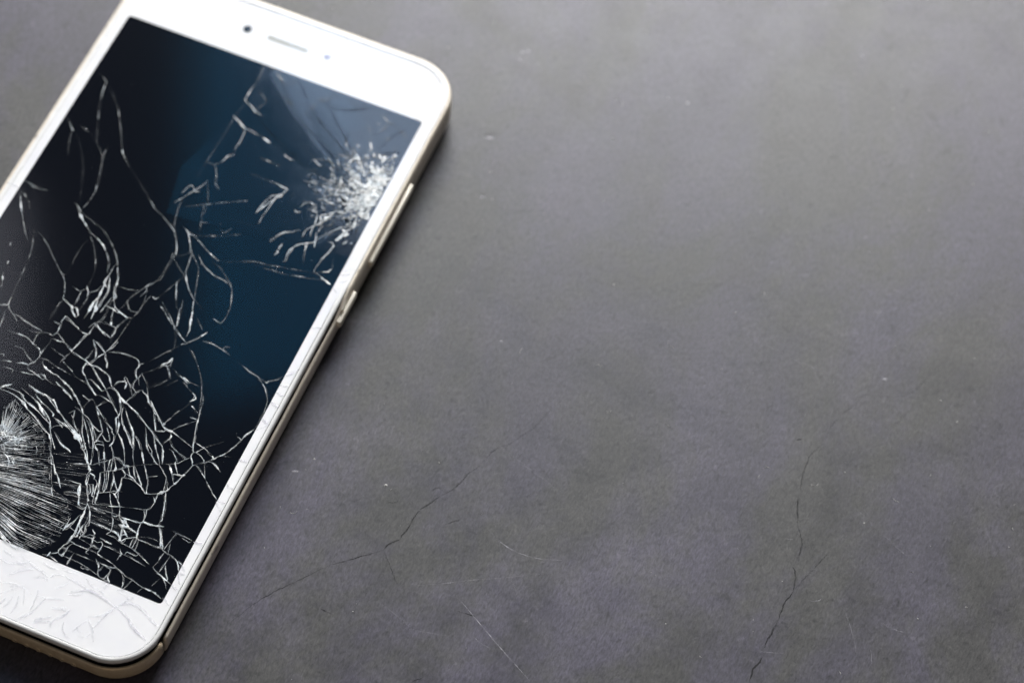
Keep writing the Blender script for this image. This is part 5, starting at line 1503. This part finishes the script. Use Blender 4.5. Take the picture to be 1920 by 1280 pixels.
# the display and the white print round it, close behind the pane
ZP = THICK - 0.16
DX, DT, DB = 34.25, 60.9, -60.9
def display_outline(r=0.7, k=6):
    P = []
    for (cx, cy, a0) in ((DX - r, DT - r, 0), (-DX + r, DT - r, 90), (-DX + r, DB + r, 180), (DX - r, DB + r, 270)):
        for i in range(k + 1):
            a = math.radians(a0 + 90 * i / k)
            P.append((cx + r * math.cos(a), cy + r * math.sin(a)))
    return P
inner = display_outline()
outer = [p for p, n in outline(12, (8, 8))]
def filled(name, loops, z, depth, mat):
    bm = bmesh.new()
    edges = []
    for L in loops:
        vs = [bm.verts.new((x * MM, y * MM, z * MM)) for x, y in L]
        edges += [bm.edges.new((vs[i], vs[(i + 1) % len(vs)])) for i in range(len(vs))]
    bmesh.ops.triangle_fill(bm, use_beauty=True, edges=edges)
    for q in bm.faces:
        if q.normal.z < 0:
            q.normal_flip()
    r = bmesh.ops.extrude_face_region(bm, geom=bm.faces[:])
    bmesh.ops.translate(bm, vec=(0, 0, -depth * MM), verts=[e for e in r['geom'] if isinstance(e, bmesh.types.BMVert)])
    bmesh.ops.recalc_face_normals(bm, faces=bm.faces[:])
    me = bpy.data.meshes.new(name)
    bm.to_mesh(me)
    bm.free()
    return link(name, me, mat, phone)
bezel = filled('bezel', [outer, inner], ZP, 0.3, M_BEZEL)
display = filled('display', [inner], ZP - 0.02, 0.3, M_DISPLAY)

# camera, earpiece and light sensor, set into the bezel
def disc(name, x, y, rx, ry, z, mat, k=28, dome=0.0):
    vs = [(x, y, z + dome)]
    for ring_r, dz in ((0.6, dome * 0.7), (1.0, 0.0), (1.0, -0.2)):
        vs += [(x + rx * ring_r * math.cos(i / k * math.tau), y + ry * ring_r * math.sin(i / k * math.tau), z + dz) for i in range(k)]
    fs = [(0, 1 + i, 1 + (i + 1) % k) for i in range(k)]
    for q in range(2):
        fs += [(1 + q * k + i, 1 + q * k + k + i, 1 + q * k + k + (i + 1) % k, 1 + q * k + (i + 1) % k) for i in range(k)]
    return link(name, mesh_from(name, vs, fs), mat, phone)
disc('front_camera', -9.69, 67.99, 0.92, 0.92, ZP + 0.03, M_LENS, dome=0.02)
disc('light_sensor', 8.97, 68.27, 0.72, 0.72, ZP + 0.03, M_SENSOR)
def earpiece():
    vs, fs = [], []
    k = 10
    P = []
    for cx, a0 in ((4.05, -90), (-4.25, 90)):
        for i in range(k + 1):
            a = math.radians(a0 + 180 * i / k)
            P.append((cx + 0.56 * math.cos(a), 67.83 + 0.56 * math.sin(a)))
    m = len(P)
    vs = [(x, y, ZP + 0.03) for x, y in P] + [(x, y, ZP - 0.1) for x, y in P]
    fs = [tuple(range(m))] + [(i, m + i, m + (i + 1) % m, (i + 1) % m) for i in range(m)]
    return link('earpiece', mesh_from('earpiece', vs, fs, False), M_MESH, phone)
earpiece()

# ------------------------------------------------------------------ the shattered cover glass
# the cracks cut the sheet into shards; each shard sits at its own slight tilt
def shatter():
    segs_pts, segs = [], []
    def add(P, loop=False):
        b = len(segs_pts)
        segs_pts.extend(P)
        n = len(P)
        segs.extend((b + i, b + i + 1) for i in range(n - 1))
        if loop:
            segs.append((b + n - 1, b))
    add([(p[0] - 0.25 * n[0], p[1] - 0.25 * n[1]) for p, n in outline(10, (10, 18))], True)
    lines = [P for w, b, P in GLASS_CRACKS if len(P) > 1] + [P for w, b, P in BEZEL_CRACKS]
    allp = [(q, i) for i, P in enumerate(lines) for q in P]
    def inside(q):
        return abs(q[0]) < GW - 0.4 and abs(q[1]) < GL - 0.4
    for i, P in enumerate(lines):
        P = list(P)
        for end in (0, -1):                       # pull loose ends onto the nearest other crack
            e = P[end]
            best, bd = None, 1.3
            for q, j in allp:
                if j != i:
                    d = math.hypot(q[0] - e[0], q[1] - e[1])
                    if d < bd:
                        best, bd = q, d
            if best and bd > 1e-4:
                P = [best] + P if end == 0 else P + [best]
        P = [q for q in P if inside(q)]
        if len(P) > 1:
            add(P)
    for P in BREAKS:
        add(P)
    vo, eo, fo, _, oe, _ = delaunay_2d_cdt([Vector(p) for p in segs_pts], segs, [], 1, 1e-4)
    cons = set()
    for e, src in zip(eo, oe):
        if src:
            cons.add((min(e), max(e)))
    emap = {}
    for fi, fc in enumerate(fo):
        for a, b in zip(fc, fc[1:] + fc[:1]):
            emap.setdefault((min(a, b), max(a, b)), []).append(fi)
    comp = [-1] * len(fo)
    c = 0
    for s in range(len(fo)):
        if comp[s] >= 0:
            continue
        stack = [s]
        comp[s] = c
        while stack:
            q = stack.pop()
            fc = fo[q]
            for a, b in zip(fc, fc[1:] + fc[:1]):
                k = (min(a, b), max(a, b))
                if k in cons:
                    continue
                for r in emap[k]:
                    if comp[r] < 0:
                        comp[r] = c
                        stack.append(r)
        c += 1
    groups = [[] for _ in range(c)]
    for fi, q in enumerate(comp):
        groups[q].append(fo[fi])
    return vo, groups, emap
BREAKS = [
    [(1.6, 74.35), (0.2, 60.9), (-2.0, 48.0), (-4.5, 37.0), (-6.5, 30.0), (-4.0, 18.0)],
    [(0.2, 60.9), (9.0, 52.0), (19.0, 46.0), (32.7, 39.0)],
    [(4.0, 60.9), (12.0, 56.5), (21.0, 52.0), (27.0, 57.0), (33.0, 60.9)],
    [(21.0, 52.0), (27.0, 45.0), (32.7, 39.0)],
    [(-6.5, 30.0), (6.0, 33.0), (18.0, 36.0), (32.7, 39.0)],
    [(-4.0, 18.0), (8.0, 19.5), (22.0, 21.5), (35.75, 24.2)],
    [(32.7, 39.0), (30.0, 30.0), (27.5, 24.0), (24.5, 21.7)],
]
rng = random.Random(12)
vo, groups, emap = shatter()

def shard_parts(tris, tilt, lift):
    ids = sorted({i for t in tris for i in t})
    cx = sum(vo[i][0] for i in ids) / len(ids)
    cy = sum(vo[i][1] for i in ids) / len(ids)
    mp = {q: k for k, q in enumerate(ids)}
    vs = []
    for i in ids:
        x, y = vo[i]
        vs.append((x, y, THICK + lift - 0.06 + tilt[0] * (x - cx) + tilt[1] * (y - cy)))
    n = len(vs)
    vs += [(x, y, ZP + 0.015) for x, y, z in vs]
    fs, cnt = [], {}
    for t in tris:
        a, b, c = (mp[q] for q in t)
        (x0, y0, _), (x1, y1, _), (x2, y2, _) = vs[a], vs[b], vs[c]
        if (x1 - x0) * (y2 - y0) - (x2 - x0) * (y1 - y0) < 0:
            b, c = c, b
        fs.append((a, b, c))
        for e in ((a, b), (b, c), (c, a)):
            cnt[e] = cnt.get(e, 0) + 1
    for (a, b) in list(cnt):
        if (b, a) not in cnt:
            fs.append((a, n + a, n + b, b))
    return vs, fs

def area_of(tris):
    s = 0
    for a, b, c in tris:
        (x0, y0), (x1, y1), (x2, y2) = vo[a], vo[b], vo[c]
        s += abs((x1 - x0) * (y2 - y0) - (x2 - x0) * (y1 - y0)) / 2
    return s
order = sorted(groups, key=area_of, reverse=True)
small, shards = [], []
for i, tris in enumerate(order):
    A = area_of(tris)
    ids = {q for t in tris for q in t}
    cx = sum(vo[q][0] for q in ids) / len(ids)
    cy = sum(vo[q][1] for q in ids) / len(ids)
    near2 = math.exp(-((cx - 30) ** 2 + (cy - 44) ** 2) / 250.0)
    near1 = math.exp(-((cx + 4) ** 2 + (cy + 46) ** 2) / 500.0)
    sg = 0.0012 + 0.011 * near2 + 0.008 * near1
    if A > 900:
        sg = 0.0
    tilt = (rng.gauss(0, sg), rng.gauss(0, sg))
    k = 0.08 if cx > 25 and cy > 47 else (0.55 if A > 25 else 1.0)
    tilt = (tilt[0] * k, tilt[1] * k)
    span = math.sqrt(A)
    m = 0.08 / max(0.5, span)
    m = min(3 * m, 0.030)
    tilt = tuple(max(-m, min(m, t)) for t in tilt)
    if cy > 19 and cx > -5.5 + (cy - 20) * 0.12 and A < 900:
        tilt = (tilt[0] - 0.0074, tilt[1] - 0.0030)
    vs, fs = shard_parts(tris, tilt, rng.uniform(-0.01, 0.01) if A < 900 else 0.0)
    shards.append((vs, fs))
v, f, k = loft(outline(10, (10, 18)), lambda x, y: [(-0.25, -0.14), (-0.25, -0.06), (-0.03, -0.06), (0.0, -0.08), (0.0, -0.14)])
glass = link('cover_glass', mesh_from('cover_glass', v, f, False), M_GLASS, phone)
for vs, fs in shards[:300]:                          # the large shards one by one, the crumbs together
    link('glass_shard', mesh_from('glass_shard', vs, fs, False), M_GLASS, glass)
v, f, st = join([(vs, fs, []) for vs, fs in shards[300:]])
if v:
    crumbs = link('glass_crumbs', mesh_from('glass_crumbs', v, f, False), M_GLASS, glass)
    crumbs['kind'] = 'stuff'

# bright fracture lines
def meet(lines, reach):
    """run loose ends on to the nearest neighbouring crack"""
    pts = [(q, i) for i, (w, b, P) in enumerate(lines) for q in resample(P, 0.6)]
    grid = {}
    for q, i in pts:
        grid.setdefault((int(q[0] // 2), int(q[1] // 2)), []).append((q, i))
    out = []
    for i, (w, b, P) in enumerate(lines):
        P = list(P)
        for end in (0, -1):
            e, f = P[end], P[1 if end == 0 else -2]
            best, bd = None, reach
            for gx in (-1, 0, 1):
                for gy in (-1, 0, 1):
                    for q, k in grid.get((int(e[0] // 2) + gx, int(e[1] // 2) + gy), ()):
                        d = math.hypot(q[0] - e[0], q[1] - e[1])
                        ahead = (q[0] - e[0]) * (e[0] - f[0]) + (q[1] - e[1]) * (e[1] - f[1])
                        if k != i and 0.15 < d < bd and ahead > 0:
                            best, bd = q, d
            if best:
                P = [best] + P if end == 0 else P + [best]
        out.append((w, b, P))
    return out
rng = random.Random(5)
def plen(P):
    return sum(math.hypot(b[0] - a[0], b[1] - a[1]) for a, b in zip(P[:-1], P[1:]))
cracks = sorted(meet(GLASS_CRACKS, 0.8), key=lambda c: plen(c[2]) * c[0], reverse=True)
ZC = THICK - 0.02
rest = []
for i, (w, b, P) in enumerate(cracks):
    P = [q for q in P if -DX < q[0] < DX and DB - 0.6 < q[1] < DT + 0.5] if max(abs(q[0]) for q in P) > DX else P
    if len(P) < 2:
        continue
    far = P[0][1] > 5
    Q = resample(P, 0.4)
    bits = [ribbon(P, w * (0.21 if not far else 0.36), min(1.0, 1.5 * b ** 1.7 * rng.uniform(0.55, 1.3)), ZC, 0.22, 0.008, 0.04, rng, 0.35, 0.35, 0.6)]
    if w > 0.10:
        for k in range(1 + int(b > 0.6) + int(len(Q) > 16)):             # short bright flakes painting glints along the crack
            m = rng.randint(0, max(0, len(Q) - 3))
            g = Q[m:m + rng.randint(4, 9)]
            if len(g) > 1:
                bits.append(ribbon(g, w * rng.uniform(0.20, 0.60), min(1.0, 1.8 * b), ZC + 0.02, 0.15, 0.02, 0.06, rng, 0.0, 0.8, 0.8))
    part = join(bits)
    if i < 285:
        link('crack', mesh_from('crack', *part[:2], False, part[2]), M_CRACK, glass)
    else:
        rest.append(part)
    # hair-thin companions running beside the crack
    for k in range(3 if w > 0.14 else 2):
        off = rng.uniform(0.08, 0.30) * rng.choice((-1, 1))
        a, c = sorted((rng.random(), rng.random()))
        n = len(P)
        Q = resample(P, 0.5)
        Q = Q[int(a * len(Q)):int(c * len(Q)) + 2]
        if len(Q) > 2:
            dx, dy = Q[-1][0] - Q[0][0], Q[-1][1] - Q[0][1]
            L = math.hypot(dx, dy) or 1
            Q = [(x - dy / L * off * math.sin(3.14 * j / (len(Q) - 1)), y + dx / L * off * math.sin(3.14 * j / (len(Q) - 1))) for j, (x, y) in enumerate(Q)]
            rest.append(ribbon(Q, rng.uniform(0.02, 0.045), b * 0.7, ZC, 0.3, 0.015, 0.03, rng, 0.2, 0.5))

# open gaps radiating from the upper impact: no glass there to mirror the window, so they read dark
gaps = [(0.22, 0.35, [(24.0, 43.5), (17.0, 47.0), (9.0, 52.0), (0.2, 60.9)]),
        (0.26, 0.55, [(25.0, 45.5), (21.0, 48.2), (13.0, 53.0), (5.5, 60.5)]),
        (0.20, 0.45, [(25.5, 46.5), (22.0, 49.5), (15.5, 55.5), (11.5, 60.5)]),
        (0.30, 0.60, [(33.5, 52.0), (30.5, 50.0), (27.5, 47.5), (24.5, 46.5)]),
        (0.28, 0.50, [(10.0, 58.0), (15.0, 56.0), (20.0, 57.5), (24.0, 60.5)]),
        (0.24, 0.45, [(24.0, 45.0), (22.0, 47.5), (21.0, 52.0)]),
        (0.20, 0.40, [(32.0, 57.5), (29.5, 54.0), (29.0, 50.0)]),
        (0.18, 0.45, [(22.0, 39.2), (18.0, 40.0), (8.0, 44.0), (-1.0, 50.0)]),
        (0.16, 0.40, [(24.0, 22.5), (14.0, 22.5), (6.0, 22.0)])]
for w, b, P in gaps:
    part = ribbon(P, w, b, ZC, 0.35, 0.03, 0.02, rng, 0.2, 0.4, 0.5)
    link('crack', mesh_from('crack', *part[:2], False, part[2]), M_GAP, glass)

# fan of splinters round the lower impact
G = FAN_GUIDES
def guide(u, t):
    i = min(len(G) - 2, int(u))
    k = u - i
    def at(L):
        s = t * 2
        j = min(1, int(s))
        r = s - j
        return (L[j][0] + (L[j + 1][0] - L[j][0]) * r, L[j][1] + (L[j + 1][1] - L[j][1]) * r)
    p, q = at(G[i]), at(G[i + 1])
    return (p[0] + (q[0] - p[0]) * k, p[1] + (q[1] - p[1]) * k)
NL = 112
for i in range(NL):
    u = (i + rng.uniform(-0.3, 0.3)) / NL * (len(G) - 1)
    u = max(0.0, min(len(G) - 1.001, u))
    t = rng.uniform(0.0, 0.06)
    while t < 0.95:
        L = rng.uniform(0.35, 1.0)
        t1 = min(1.0 + rng.uniform(-0.05, 0.05), t + L)
        u1 = max(0.0, min(len(G) - 1.001, u + rng.uniform(-0.03, 0.03)))
        P = [guide(u + (u1 - u) * k / 6, min(1.0, t + (t1 - t) * k / 6)) for k in range(7)]
        if min(q[1] for q in P) > DB - 1.2:
            rest.append(ribbon(P, rng.uniform(0.035, 0.115) * (1.25 - 0.4 * t), rng.uniform(0.45, 1.8) * (1.15 - 0.4 * t), ZC - 0.01, 0.3, 0.004, 0.05, rng, 0.1, 0.5))
        t = t1 + rng.uniform(0.01, 0.15)
# broken rings crossing the fan
for tc in (0.42, 0.74, 0.90, 0.97):
    u = rng.uniform(0.5, 2.0)
    while u < len(G) - 1.5:
        span = rng.uniform(0.4, 1.8)
        t = tc + rng.uniform(-0.02, 0.02)
        P = [guide(min(len(G) - 1.01, u + span * k / 7), min(1.0, t + 0.012 * math.sin(k * 2.1 + u))) for k in range(8)]
        if min(q[1] for q in P) > DB - 0.5:
            rest.append(ribbon(P, rng.uniform(0.04, 0.10) * (0.6 + 0.6 * tc), rng.uniform(0.3, 1.0), ZC, 0.25, 0.02, 0.05, rng, 0.2, 0.5))
        u += span + rng.uniform(0.1, 2.2) * (1.4 - tc)
# faint long splinters between the rings
for i in range(70):
    u = rng.uniform(5.5, 11)
    P0, P1 = guide(u, 0.8), guide(u, 1.0)
    dx, dy = P1[0] - P0[0], P1[1] - P0[1]
    a, L = rng.uniform(1.0, 2.5), rng.uniform(0.8, 3.0)
    P = [(P1[0] + dx * (a - 1 + L * k / 5), P1[1] + dy * (a - 1 + L * k / 5)) for k in range(6)]
    rest.append(ribbon(P, rng.uniform(0.03, 0.07), rng.uniform(0.1, 0.4), ZC, 0.4, 0.02, 0.03, rng))
# crushed glass at both impacts
for (cx, cy, sx, sy, n, b, big, hx, hy) in ((-8.2, -41.2, 2.0, 0.9, 170, 0.9, 0.25, -9.0, -42.5), (-8.0, -45.5, 1.6, 2.4, 120, 0.5, 0.12, -9.0, -43.0),
                                            (32.4, 40.0, 1.5, 3.8, 380, 1.1, 0.65, 36.5, 38.5), (29.0, 39.5, 3.0, 4.2, 260, 0.9, 0.45, 36.5, 38.5), (25.5, 38.0, 3.4, 3.6, 90, 1.0, 0.24, 36.5, 38.5)):
    for i in range(n):
        x, y = rng.gauss(cx, sx), rng.gauss(cy, sy)
        if x > DX - 0.1:
            continue
        a = math.atan2(y - hy, x - hx) + rng.gauss(0, 0.55)
        L = rng.uniform(0.2, 1.0) * (1.9 if big == 0.24 else 1.0)
        bend = rng.gauss(0, 0.35)
        P = [(x, y), (x + L * math.cos(a), y + L * math.sin(a)), (x + 1.6 * L * math.cos(a + bend), y + 1.6 * L * math.sin(a + bend))]
        rest.append(ribbon(P, big * rng.uniform(0.2, 1.0), b * rng.uniform(0.35, 1.2), ZC + rng.uniform(0, 0.05), 0.2, 0.03, 0.10, rng, 0.15, 0.6))
# glass dust on the pane
for i in range(260):
    x, y = rng.uniform(-DX, DX), rng.uniform(DB, DT)
    r = rng.uniform(0.02, 0.055)
    P = [(x - r, y), (x + r, y + rng.uniform(-r, r))]
    rest.append(ribbon(P, r * 1.5, rng.uniform(0.15, 0.6), ZC + 0.01, 0.05, 0.01, 0.03, rng, 0.5, 0.3))
v, f, s = join(rest)
fine = link('fine_fractures', mesh_from('fine_fractures', v, f, False, s), M_CRACK, glass)
fine['kind'] = 'stuff'

# fracture lines over the white print, their embossed shading painted grey
for w, b, P in BEZEL_CRACKS:
    part = ribbon(P, w * 1.7, min(0.8, b * (0.60 if P[0][1] < 40 else 1.4)), ZC, 0.4, 0.02, 0.03, rng, 0.4, 0.25, 0.3, 0.0)
    link('bezel_crack', mesh_from('bezel_crack', *part[:2], True, part[2]), M_BCRACK_SHADE, glass)
